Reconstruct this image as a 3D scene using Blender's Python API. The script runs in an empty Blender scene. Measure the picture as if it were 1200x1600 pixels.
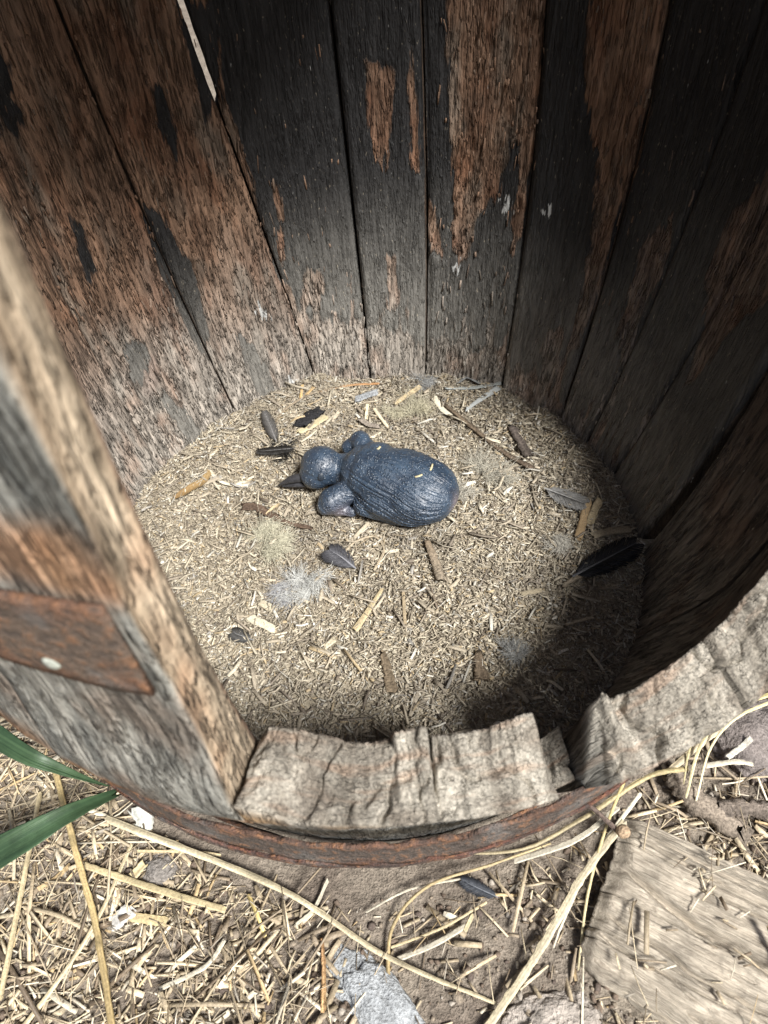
import bpy, bmesh, math
import numpy as np
from mathutils import Vector, Matrix

# ------------------------------------------------------------------ camera, sky, sun, exposure
scene = bpy.context.scene
COL = scene.collection
CAM = np.array([0.0113, -0.4964, 0.5859])
YAW, PITCH, ROLL = math.radians(0.13), math.radians(47.7), math.radians(-4.36)
FPX = 1155.0                                   # focal length in pixels of a 1200 x 1600 frame
_f = np.array([math.sin(YAW)*math.cos(PITCH), math.cos(YAW)*math.cos(PITCH), -math.sin(PITCH)])
_r0 = np.array([math.cos(YAW), -math.sin(YAW), 0.0]); _u0 = np.cross(_r0, _f)
_r = _r0*math.cos(ROLL) + _u0*math.sin(ROLL); _u = _u0*math.cos(ROLL) - _r0*math.sin(ROLL)

cam_d = bpy.data.cameras.new("camera"); cam = bpy.data.objects.new("camera", cam_d); COL.objects.link(cam)
m = Matrix(((_r[0], _u[0], -_f[0], CAM[0]), (_r[1], _u[1], -_f[1], CAM[1]), (_r[2], _u[2], -_f[2], CAM[2]), (0, 0, 0, 1)))
cam.matrix_world = m
cam_d.sensor_fit = 'VERTICAL'; cam_d.sensor_height = 36.0; cam_d.sensor_width = 27.0
cam_d.lens = 36.0*FPX/1600.0
cam_d.clip_start = 0.01; cam_d.clip_end = 500
cam_d.dof.use_dof = True; cam_d.dof.focus_distance = 0.69; cam_d.dof.aperture_fstop = 9.0
scene.camera = cam

SUN_AZ = math.radians(145.5)                     # compass angle from +y towards +x
SUN_EL = math.radians(52)
w = bpy.data.worlds.new("World"); scene.world = w; w.use_nodes = True
nt = w.node_tree; bg = nt.nodes['Background']
sky = nt.nodes.new('ShaderNodeTexSky'); sky.sky_type = 'NISHITA'; sky.sun_disc = False
sky.sun_elevation = SUN_EL; sky.sun_rotation = SUN_AZ; sky.dust_density = 3.0; sky.air_density = 1.0
nt.links.new(sky.outputs[0], bg.inputs[0]); bg.inputs[1].default_value = 0.055
sd = bpy.data.lights.new("sun", 'SUN'); sd.energy = 5.0; sd.angle = math.radians(14); sd.color = (1.0, 0.985, 0.955)
so = bpy.data.objects.new("sun", sd); COL.objects.link(so)
sdir = Vector((math.sin(SUN_AZ)*math.cos(SUN_EL), math.cos(SUN_AZ)*math.cos(SUN_EL), math.sin(SUN_EL)))
so.rotation_euler = sdir.to_track_quat('Z', 'Y').to_euler(); so.location = sdir*3
scene.view_settings.view_transform = 'Standard'; scene.view_settings.look = 'None'
scene.view_settings.exposure = 0.52; scene.view_settings.gamma = 1.0
scene.cycles.max_bounces = 4; scene.cycles.diffuse_bounces = 2; scene.cycles.glossy_bounces = 2

# ------------------------------------------------------------------ helpers
rng = np.random.default_rng(11)
def at(x, y, z):
    """point of the photograph's sight line at height z"""
    d = _r*(x-600)/FPX + _u*(800-y)/FPX + _f
    return CAM + d*((z-CAM[2])/d[2])

_T = np.random.default_rng(5).random((64, 64, 64))
def vnoise(x, y, z=0.0):
    x, y, z = np.broadcast_arrays(np.asarray(x, float), np.asarray(y, float), np.asarray(z, float))
    xi, yi, zi = np.floor(x).astype(int), np.floor(y).astype(int), np.floor(z).astype(int)
    fx, fy, fz = x-xi, y-yi, z-zi
    fx, fy, fz = fx*fx*(3-2*fx), fy*fy*(3-2*fy), fz*fz*(3-2*fz)
    o = 0
    for a in (0, 1):
        for b in (0, 1):
            for c in (0, 1):
                o = o + _T[(xi+a) & 63, (yi+b) & 63, (zi+c) & 63]*(fx if a else 1-fx)*(fy if b else 1-fy)*(fz if c else 1-fz)
    return o*2-1
def fbm(x, y, z=0.0, o=4):
    s, a, k = 0, 1.0, 0
    for i in range(o):
        s = s + a*vnoise(np.asarray(x)*2**i+17*i, np.asarray(y)*2**i+5*i, np.asarray(z)*2**i+9*i); k += a; a *= .5
    return s/k
def sstep(a, b, x):
    t = np.clip((x-a)/(b-a), 0, 1); return t*t*(3-2*t)
def mixc(a, b, t):
    return np.asarray(a)*(1-t[..., None]) + np.asarray(b)*t[..., None]

def tag(o, label=None, cat=None, group=None, kind=None):
    if label: o['label'] = label
    if cat: o['category'] = cat
    if group: o['group'] = group
    if kind: o['kind'] = kind
    return o
def empty(name, loc=(0, 0, 0)):
    o = bpy.data.objects.new(name, None); COL.objects.link(o); o.location = loc; o.empty_display_size = .02; return o
def link(name, me, mat, parent=None, smooth=True):
    o = bpy.data.objects.new(name, me); COL.objects.link(o)
    if mat is not None and not me.materials: me.materials.append(mat)
    if parent is not None:
        o.parent = parent; o.matrix_parent_inverse = Matrix.Translation(-parent.location) if parent.type == 'EMPTY' else Matrix()
    if smooth: me.polygons.foreach_set('use_smooth', np.ones(len(me.polygons), bool))
    return o
def mesh(name, V, Fq, tint=None, uv=None, **attr):
    """V (n,3); Fq quads (m,4) array or list of lists"""
    me = bpy.data.meshes.new(name); V = np.asarray(V, np.float32)
    if isinstance(Fq, np.ndarray):
        k = Fq.shape[1]
        me.vertices.add(len(V)); me.vertices.foreach_set('co', V.ravel())
        me.loops.add(Fq.size); me.loops.foreach_set('vertex_index', Fq.astype(np.int32).ravel())
        me.polygons.add(len(Fq)); me.polygons.foreach_set('loop_start', np.arange(0, Fq.size, k, dtype=np.int32))
        me.update(calc_edges=True)
    else:
        me.from_pydata(V.tolist(), [], Fq)
    me.validate()
    if tint is not None:
        a = me.attributes.new('tint', 'FLOAT_COLOR', 'POINT')
        c = np.ones((len(V), 4), np.float32); c[:, :3] = tint; a.data.foreach_set('color', c.ravel())
    if uv is not None:
        a = me.attributes.new('grain', 'FLOAT_VECTOR', 'POINT'); a.data.foreach_set('vector', np.asarray(uv, np.float32).ravel())
    for k, v in attr.items():
        a = me.attributes.new(k, 'FLOAT', 'POINT'); a.data.foreach_set('value', np.broadcast_to(np.asarray(v, np.float32), (len(V),)).copy())
    return me
def grid_faces(nu, nv, wrap=False):
    i = np.arange(nv-1)[:, None]; j = np.arange(nu if wrap else nu-1)[None]
    j2 = (j+1) % nu
    return np.stack([i*nu+j, i*nu+j2, (i+1)*nu+j2, (i+1)*nu+j], -1).reshape(-1, 4)

# ------------------------------------------------------------------ node materials
class NM:
    def __init__(s, name):
        s.m = bpy.data.materials.new(name); s.m.use_nodes = True; s.t = s.m.node_tree; s.b = s.t.nodes['Principled BSDF']
    def n(s, typ, **kw):
        o = s.t.nodes.new('ShaderNode'+typ)
        for k, v in kw.items(): setattr(o, k, v)
        return o
    def l(s, a, b): s.t.links.new(a, b)
    def attr(s, name): return s.n('Attribute', attribute_name=name)
    def geo(s): return s.n('NewGeometry').outputs['Position']
    def mixf(s, f, a, b):
        o = s.n('Mix', data_type='FLOAT'); s.l(f, o.inputs[0]); s.l(a, o.inputs[2]); s.l(b, o.inputs[3]); return o.outputs[0]
    def vmul(s, v, x):
        o = s.n('VectorMath', operation='MULTIPLY'); s.l(v, o.inputs[0]); o.inputs[1].default_value = x; return o.outputs[0]
    def noise(s, v, scale, det=4, rough=.55, dist=0):
        o = s.n('TexNoise'); s.l(v, o.inputs['Vector']); o.inputs['Scale'].default_value = scale; o.inputs['Detail'].default_value = det
        o.inputs['Roughness'].default_value = rough; o.inputs['Distortion'].default_value = dist; return o.outputs['Fac']
    def voro(s, v, scale, feature='F1'):
        o = s.n('TexVoronoi', feature=feature); s.l(v, o.inputs['Vector']); o.inputs['Scale'].default_value = scale; return o.outputs['Distance']
    def rng(s, v, a, b, c, d):
        o = s.n('MapRange'); s.l(v, o.inputs[0])
        for i, x in enumerate((a, b, c, d)): o.inputs[1+i].default_value = x
        return o.outputs[0]
    def math(s, op, a, b):
        o = s.n('Math', operation=op)
        for i, x in enumerate((a, b)):
            if isinstance(x, (int, float)): o.inputs[i].default_value = x
            else: s.l(x, o.inputs[i])
        return o.outputs[0]
    def mix(s, f, a, b, mode='MIX'):
        o = s.n('Mix', data_type='RGBA', blend_type=mode)
        for i, x in ((0, f), (6, a), (7, b)):
            if isinstance(x, (int, float)): o.inputs[i].default_value = x
            elif isinstance(x, tuple): o.inputs[i].default_value = (*x, 1)
            else: s.l(x, o.inputs[i])
        return o.outputs[2]
    def scale_col(s, col, f):
        o = s.n('VectorMath', operation='SCALE')
        s.l(col, o.inputs[0]); s.l(f, o.inputs['Scale']); return o.outputs[0]
    def bump(s, h, dist, strength=1.0, prev=None):
        o = s.n('Bump'); s.l(h, o.inputs['Height']); o.inputs['Distance'].default_value = dist; o.inputs['Strength'].default_value = strength
        if prev is not None: s.l(prev, o.inputs['Normal'])
        return o.outputs[0]
    def done(s, col=None, rough=.8, nor=None, spec=.3):
        if col is not None:
            if isinstance(col, tuple): s.b.inputs['Base Color'].default_value = (*col, 1)
            else: s.l(col, s.b.inputs['Base Color'])
        if isinstance(rough, (int, float)): s.b.inputs['Roughness'].default_value = rough
        else: s.l(rough, s.b.inputs['Roughness'])
        s.b.inputs['Specular IOR Level'].default_value = spec
        if nor is not None: s.l(nor, s.b.inputs['Normal'])
        return s.m

def mat_stave():
    s = NM('cask_wood'); g = s.attr('grain').outputs['Vector']
    tint = s.attr('tint').outputs['Color']; ch = s.attr('char').outputs['Fac']; greyed = s.attr('dust').outputs['Fac']; wh = s.attr('white').outputs['Fac']
    fib = s.noise(s.vmul(g, (380, 20, 60)), 1.0, 3, .65)
    blot = s.noise(s.vmul(g, (70, 18, 20)), 1.0, 3, .65)
    speck = s.noise(s.vmul(g, (420, 150, 100)), 1.0, 2, .6)
    crk = s.noise(s.vmul(g, (95, 7, 30)), 1.0, 3, .7)
    ridge = s.rng(s.math('ABSOLUTE', s.math('SUBTRACT', crk, .5), 0.0), .0, .028, 1, 0)
    pit = s.rng(s.noise(s.vmul(g, (240, 48, 60)), 1.0, 2, .7), .54, .68, 0, 1)
    f = s.math('MULTIPLY', s.rng(fib, .3, .72, .52, 1.5), s.rng(blot, .3, .7, .62, 1.4))
    f = s.math('MULTIPLY', f, s.math('SUBTRACT', 1.0, s.math('MULTIPLY', pit, .38)))
    soft = s.attr('soft').outputs['Fac']
    f = s.mixf(soft, f, s.rng(s.noise(s.vmul(s.geo(), (1, 1, 1.6)), 420, 3, .65), .3, .7, .45, 1.5))
    col = s.scale_col(tint, f)
    # reddish rot blotches on the bare wood
    red = s.mix(s.rng(s.noise(s.vmul(g, (32, 14, 7)), 1.0, 2), .52, .68, 0, .42), col, s.scale_col(s.n('RGB').outputs[0], f) if False else s.mix(1.0, col, (1.0, .66, .5), 'MULTIPLY'))
    # charred skin
    edge = s.math('ADD', ch, s.math('MULTIPLY', s.math('SUBTRACT', s.noise(s.vmul(g, (190, 26, 40)), 1.0, 3, .65), .5), 1.35))
    em = s.rng(edge, .42, .58, 0, 1)
    chc = s.mix(greyed, (.029, .028, .028), (.20, .19, .17))
    chc = s.scale_col(chc, s.rng(fib, .3, .72, .6, 1.45))
    chc = s.mix(s.rng(speck, .66, .74, 0, .5), chc, (.2, .17, .13))
    col = s.mix(em, red, chc)
    # pale splinters, fallen crumbs and droppings
    col = s.mix(s.math('MULTIPLY', s.rng(speck, .69, .75, 0, .75), s.rng(greyed, .0, .5, .25, 1)), col, (.5, .44, .34))
    wm = s.rng(s.math('ADD', wh, s.math('MULTIPLY', s.math('SUBTRACT', s.noise(s.vmul(g, (300, 60, 60)), 1.0, 2), .5), 2.1)), .55, .66, 0, 1)
    col = s.mix(wm, col, (.55, .55, .53))
    h = s.math('ADD', s.math('MULTIPLY', fib, .55), s.math('MULTIPLY', blot, .5))
    h = s.math('ADD', h, s.math('MULTIPLY', em, .35)); h = s.math('ADD', h, s.math('MULTIPLY', speck, .35))
    bare = s.math('MULTIPLY', s.math('SUBTRACT', 1.0, s.math('MULTIPLY', em, .75)), s.math('SUBTRACT', 1.0, s.math('MULTIPLY', soft, .8)))
    h = s.math('SUBTRACT', h, s.math('MULTIPLY', s.math('ADD', s.math('MULTIPLY', ridge, .9), s.math('MULTIPLY', pit, .5)), bare))
    n = s.bump(h, .0045, 1.0)
    return s.done(col, s.rng(em, 0, 1, .85, .6), n, .25)
def mat_tint(name, rough=.75, bump=.0006, sc=900, var=.35, spec=.3, trans=0):
    s = NM(name); p = s.geo(); t = s.attr('tint').outputs['Color']
    nz = s.noise(p, sc, 3, .6)
    col = s.scale_col(t, s.rng(nz, .3, .7, 1-var, 1+var))
    m = s.done(col, rough, s.bump(nz, bump), spec)
    if trans: s.b.inputs['Subsurface Weight'].default_value = trans; s.b.inputs['Subsurface Radius'].default_value = (.002, .002, .001)
    return m
def mat_fibre(name, c1, c2, rough=.7, along=14, across=260, bump=.0012, spec=.3):
    s = NM(name); g = s.attr('grain').outputs['Vector']
    f = s.noise(s.vmul(g, (along, across, across)), 1.0, 4, .65, .2); b = s.noise(g, 38, 5, .65)
    col = s.mix(s.rng(f, .3, .7, 0, 1), c1, c2); col = s.scale_col(col, s.rng(b, .32, .68, .55, 1.25))
    return s.done(col, rough, s.bump(f, bump), spec)
def mat_rust(name, c1, c2, c3, rough=.8):
    s = NM(name); p = s.geo(); rim = s.attr('rim').outputs['Fac']
    a = s.noise(p, 55, 6, .65); b = s.noise(p, 260, 4, .6); c = s.noise(p, 900, 3)
    col = s.mix(s.rng(a, .35, .65, 0, 1), c1, c2)
    k = s.math('ADD', rim, s.math('MULTIPLY', s.math('SUBTRACT', s.noise(p, 38, 4, .7), .5), 3.2)); k = s.math('ADD', k, s.math('MULTIPLY', s.math('SUBTRACT', b, .5), 1.2))
    col = s.mix(s.rng(k, .30, .95, 0, 1), c3, col)
    fl = s.noise(p, 130, 4, .7)
    col = s.mix(s.rng(fl, .53, .62, 0, .6), col, (.34, .17, .085)); col = s.mix(s.rng(fl, .40, .47, .6, 0), col, (.06, .05, .045))
    col = s.mix(s.rng(s.noise(p, 24, 3), .55, .66, 0, .5), col, (.21, .205, .195))
    col = s.scale_col(col, s.rng(c, .3, .7, .55, 1.4))
    h = s.math('ADD', s.math('MULTIPLY', fl, 1.2), s.math('ADD', b, s.math('MULTIPLY', c, .5)))
    return s.done(col, rough, s.bump(h, .0024), .3)
M_STAVE = mat_stave()
M_SHAVE = mat_tint('wood_shavings', .8, .0004, 700, .3)
M_STRAW = mat_tint('dry_straw', .55, .0004, 500, .28, .4)
M_DOWN = mat_tint('down_fluff', .9, .0001, 300, .15, .1)
M_FEATH = mat_tint('feather_vane', .5, .0002, 800, .25, .35)
M_STICK = mat_tint('bark_and_sticks', .85, .0015, 420, .5, .2)
M_GRIT = mat_tint('soil_crumbs', .95, .0006, 600, .35, .15)
M_HOOP = mat_rust('rusty_hoop_iron', (.10, .065, .05), (.21, .115, .08), (.125, .10, .085))
M_HOOP2 = mat_rust('rust_red_iron', (.10, .055, .043), (.19, .085, .06), (.10, .07, .058))
M_BAND = mat_rust('brown_band_iron', (.15, .085, .055), (.25, .135, .085), (.17, .125, .095))
M_LEAF = mat_fibre('green_blade', (.030, .062, .030), (.075, .130, .062), .45, 4, 620, .0006, .4)
M_SLAB = mat_fibre('weathered_slab', (.27, .225, .175), (.68, .60, .48), .9, 18, 520, .002)

def mat_soil():
    s = NM('dry_soil'); p = s.geo()
    a = s.noise(p, 14, 5); b = s.noise(p, 150, 5, .65); c = s.noise(p, 620, 3)
    col = s.mix(s.rng(a, .35, .65, 0, 1), (.19, .155, .125), (.32, .275, .22))
    col = s.scale_col(col, s.math('MULTIPLY', s.rng(b, .3, .7, .6, 1.35), s.rng(c, .3, .7, .7, 1.3)))
    h = s.math('ADD', s.math('MULTIPLY', b, .8), s.math('MULTIPLY', c, .35))
    return s.done(col, .95, s.bump(h, .006), .1)
def mat_bed():
    s = NM('shavings_underlay'); p = s.geo()
    b = s.noise(p, 330, 4, .65); a = s.noise(p, 40, 4)
    col = s.mix(s.rng(b, .35, .68, 0, 1), (.24, .205, .155), (.48, .42, .315)); col = s.scale_col(col, s.rng(a, .3, .7, .75, 1.2))
    return s.done(col, .95, s.bump(b, .003), .1)
def mat_skin():
    s = NM('chick_skin'); p = s.geo(); pk = s.attr('pink').outputs['Fac']
    v = s.voro(p, 350); v2 = s.noise(p, 900, 3); a = s.noise(p, 60, 4)
    col = s.mix(s.rng(a, .3, .7, 0, 1), (.018, .031, .055), (.048, .080, .126))
    dots = s.rng(v, .0, .42, 1, 0)
    col = s.mix(s.math('MULTIPLY', dots, .5), col, (.10, .135, .175))
    col = s.mix(pk, col, (.30, .24, .25))
    h = s.math('ADD', s.math('MULTIPLY', dots, .8), s.math('MULTIPLY', v2, .4))
    m = s.done(col, s.rng(v2, .3, .7, .29, .48), s.bump(h, .0016), 1.0)
    s.b.inputs['Coat Weight'].default_value = .3; s.b.inputs['Coat Roughness'].default_value = .32
    return m
def mat_plain(name, c, rough=.6, sc=500, spec=.3, bump=.0006):
    s = NM(name); p = s.geo(); nz = s.noise(p, sc, 4)
    return s.done(s.mix(s.rng(nz, .3, .7, 0, 1), tuple(x*.65 for x in c), tuple(min(1, x*1.25) for x in c)), rough, s.bump(nz, bump), spec)
def mat_stone(name, c):
    s = NM(name); p = s.geo(); a = s.noise(p, 60, 5); b = s.noise(p, 420, 4)
    col = s.mix(s.rng(b, .35, .65, 0, 1), tuple(x*.55 for x in c), c); col = s.scale_col(col, s.rng(a, .3, .7, .75, 1.25))
    return s.done(col, .9, s.bump(b, .003), .2)
M_SOIL, M_BED, M_SKIN = mat_soil(), mat_bed(), mat_skin()

# ------------------------------------------------------------------ ground sheet
def axis(lo, hi, step, far):
    core = np.arange(lo, hi+1e-6, step); g = [hi]; d = step
    while g[-1] < far: d *= 1.35; g.append(g[-1]+d)
    l = [lo]; d = step
    while l[-1] > -far: d *= 1.35; l.append(l[-1]-d)
    return np.concatenate([np.array(l[:0:-1]), core, np.array(g[1:])])
GZ = -.06
def gheight(x, y):
    r = np.hypot(x, y)
    near = np.exp(-(r/1.5)**2)
    return GZ + near*(.010*fbm(x*7, y*7, 1.3, 3) + .0035*fbm(x*60, y*60, 4.1, 3)) - .004 + (1-near)*.03*fbm(x*.5, y*.5, 2, 3)
gx, gy = axis(-.62, .62, .0055, 80), axis(-.80, .10, .0055, 80)
X, Y = np.meshgrid(gx, gy)
G = np.stack([X, Y, gheight(X, Y)], -1).reshape(-1, 3)
ground = link('ground', mesh('ground', G, grid_faces(len(gx), len(gy))), M_SOIL); tag(ground, kind='structure')

# ------------------------------------------------------------------ barrel
def zR(z):                                      # inner radius of the cask at height z
    z = np.asarray(z, float); h = np.where(z < .4, .4, .71)
    return .325 - .055*((z-.4)/h)**2
THICK = .030
def zO(z):                                      # outer radius, fullest a little above the foot
    return zR(z) + THICK + .016*np.exp(-((np.asarray(z)-.19)/.065)**2)
CHAR = [
 [(-39.9,.256),(-37.7,.249),(-35.2,.194),(-34.3,.185),(-35.5,.105),(-38.6,.078),(-40.0,.107),(-40.8,.177),(-40.9,.242)],
 [(-29.7,.093),(-26.4,.075),(-24.1,.026),(-24.9,-.009),(-29.4,.008),(-29.5,.06)],
 [(-56,.42),(-53.8,.402),(-55.2,.38),(-54.2,.364),(-56.9,.356),(-59.7,.359)],
 [(-52.8,.142),(-50.5,.131),(-50.7,.113),(-55.2,.095),(-56.9,.108),(-55.1,.134)],
 [(-53.9,.275),(-52.7,.265),(-53.4,.222),(-55.7,.215),(-55.5,.247)],
 [(-52,.076),(-48.3,.039),(-45.7,-.013),(-51,-.001),(-52.8,.045)],
 [(-20,.6),(-19,.419),(-20.4,.331),(-18.7,.269),(-18.2,.216),(-17.5,.165),(-16.6,.133),(-14.8,.121),(-13.9,.085),(6,.058),(16.6,.043),(35.8,.046),(52.1,.03),(77.3,-.01),(106.5,-.01),(130,-.01),(130,.6)],
 [(-23.5,.6),(-22.4,.412),(-17.9,.408),(-21.5,.332),(-24.7,.312),(-24.7,.363),(-26,.6)],
 [(-33,.36),(-31,.35),(-30,.31),(-31.5,.29),(-33,.32)]]
BROWN = [
 [(-11.3,.137),(-7.7,.137),(-7.5,.118),(-9.6,.098),(-12,.103)], [(-14.8,.239),(-13.6,.239),(-13.7,.205),(-14.5,.205)],
 [(-15.2,.192),(-14.1,.189),(-14.9,.163),(-16.1,.16)], [(5,.349),(10.5,.337),(9.2,.284),(7.5,.243),(5.8,.26),(5,.297)],
 [(7.5,.15),(9.6,.15),(9.7,.105),(7.9,.097)],
 [(19.3,.6),(19.3,.405),(19.6,.332),(20.6,.255),(21.8,.168),(23.1,.144),(25.1,.156),(26.5,.199),(30.5,.229),(31.5,.276),(33.5,.278),(34.1,.232),(33.3,.212),(35,.169),(35.9,.188),(35.9,.295),(35.3,.409),(35.3,.6)],
 [(16.1,.207),(17.7,.204),(19.7,.152),(18.8,.148),(16.6,.166)], [(13.1,.364),(14.1,.314),(14.4,.247),(13.2,.253),(12.7,.314)],
 [(43.4,.6),(43.4,.413),(42.9,.365),(44.4,.331),(48.7,.286),(50.7,.229),(52.3,.152),(53.4,.099),(54.7,.099),(55,.143),(55.4,.186),(54.9,.23),(56.1,.28),(56.3,.345),(55,.421),(55,.6)],
 [(61.5,.219),(65.9,.259),(67.8,.228),(65.8,.157),(66.2,.115),(62.6,.134)],
 [(77.3,.241),(78,.293),(83.2,.353),(95.2,.281),(88.1,.222),(85.9,.169),(83.7,.146),(80.5,.202)],
 [(47,.097),(49.7,.095),(50.5,.041),(48.4,.045)]]
WHITE = [[(30.7,.221),(32.5,.227),(33.6,.212),(32.4,.204)], [(-24,.118),(-21.8,.111),(-20.7,.094),(-22.8,.097)],
 [(-20,.019),(-17,.015),(-17.5,-.001),(-20,.002)], [(21,.142),(23.8,.148),(23.7,.137)], [(40,.222),(42.5,.224),(42.5,.218),(40,.217)]]
RED = [[(-52.5,.118),(-49,.112),(-50.6,.088),(-54.8,.07),(-55.9,.085)]]
def poly_sd(poly, a, z):
    """signed distance in metres (positive inside) of wall points to a polygon of (angle, height)"""
    P = np.array(poly, float); P[:, 0] = np.radians(P[:, 0])*.31; P[:, 1] *= .45; px = np.radians(a)*.31; py = z*.45
    d = np.full(px.shape, 1e9); ins = np.zeros(px.shape, bool)
    for i in range(len(P)):
        x1, y1 = P[i]; x2, y2 = P[(i+1) % len(P)]
        ex, ey = x2-x1, y2-y1; t = np.clip(((px-x1)*ex+(py-y1)*ey)/(ex*ex+ey*ey+1e-12), 0, 1)
        d = np.minimum(d, np.hypot(px-x1-t*ex, py-y1-t*ey))
        c = ((y1 > py) != (y2 > py)) & (px < ex*(py-y1)/(ey if abs(ey) > 1e-9 else 1e-9)+x1); ins ^= c
    return np.where(ins, d, -d)
def wall_look(a, z, seed):
    """albedo and wear of the cask's inner wall"""
    u = np.radians(a)*.31
    sd = np.full(a.shape, -1.0)
    for q in CHAR: sd = np.maximum(sd, poly_sd(q, a, z))
    for q in BROWN: sd = np.minimum(sd, -poly_sd(q, a, z))
    char = np.clip(.5 + sd/.013, 0, 1)
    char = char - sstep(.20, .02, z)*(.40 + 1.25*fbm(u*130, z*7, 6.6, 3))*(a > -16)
    wh = np.zeros(a.shape)
    for q in WHITE: wh = np.maximum(wh, np.clip(.50+poly_sd(q, a, z)/.010, 0, 1))
    red = np.zeros(a.shape)
    for q in RED: red = np.maximum(red, np.clip(.5+poly_sd(q, a, z)/.004, 0, 1))
    n = .5+.5*fbm(u*30, z*9, seed, 4)
    c = mixc((.150, .086, .056), (.31, .195, .128), np.clip(n*1.3-.15, 0, 1))
    g = .5+.5*fbm(u*45+7, z*14, seed+3, 4)
    c = mixc(c, (.20, .165, .13), sstep(.55, .75, g)*.7)
    c = mixc(c, (.17, .14, .12), sstep(56, 62, a)*.6)
    c = mixc(c, (.25, .09, .05), red*.7)
    dust = sstep(.23, .02, z + .05*fbm(u*22, z*9, 8.2, 3))  # bare wood turns greyer and paler towards the bottom
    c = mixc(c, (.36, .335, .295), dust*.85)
    char_grey = sstep(.25, .03, z + .04*fbm(u*14, z*9, 3.2, 3))  # char goes from black to grey towards the bottom
    char_grey = np.maximum(char_grey, .42*sstep(56, 66, a)*sstep(.36, .18, z+.03*fbm(u*14, z*9, 5.2, 3)))  # lower part of the right wall gets paler grey char as well
    return c, char, char_grey, wh
barrel = empty('barrel', (0, 0, GZ))
tag(barrel, 'weathered wooden cask with a broken opening in its side and rusty iron hoops', 'barrel')

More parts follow.
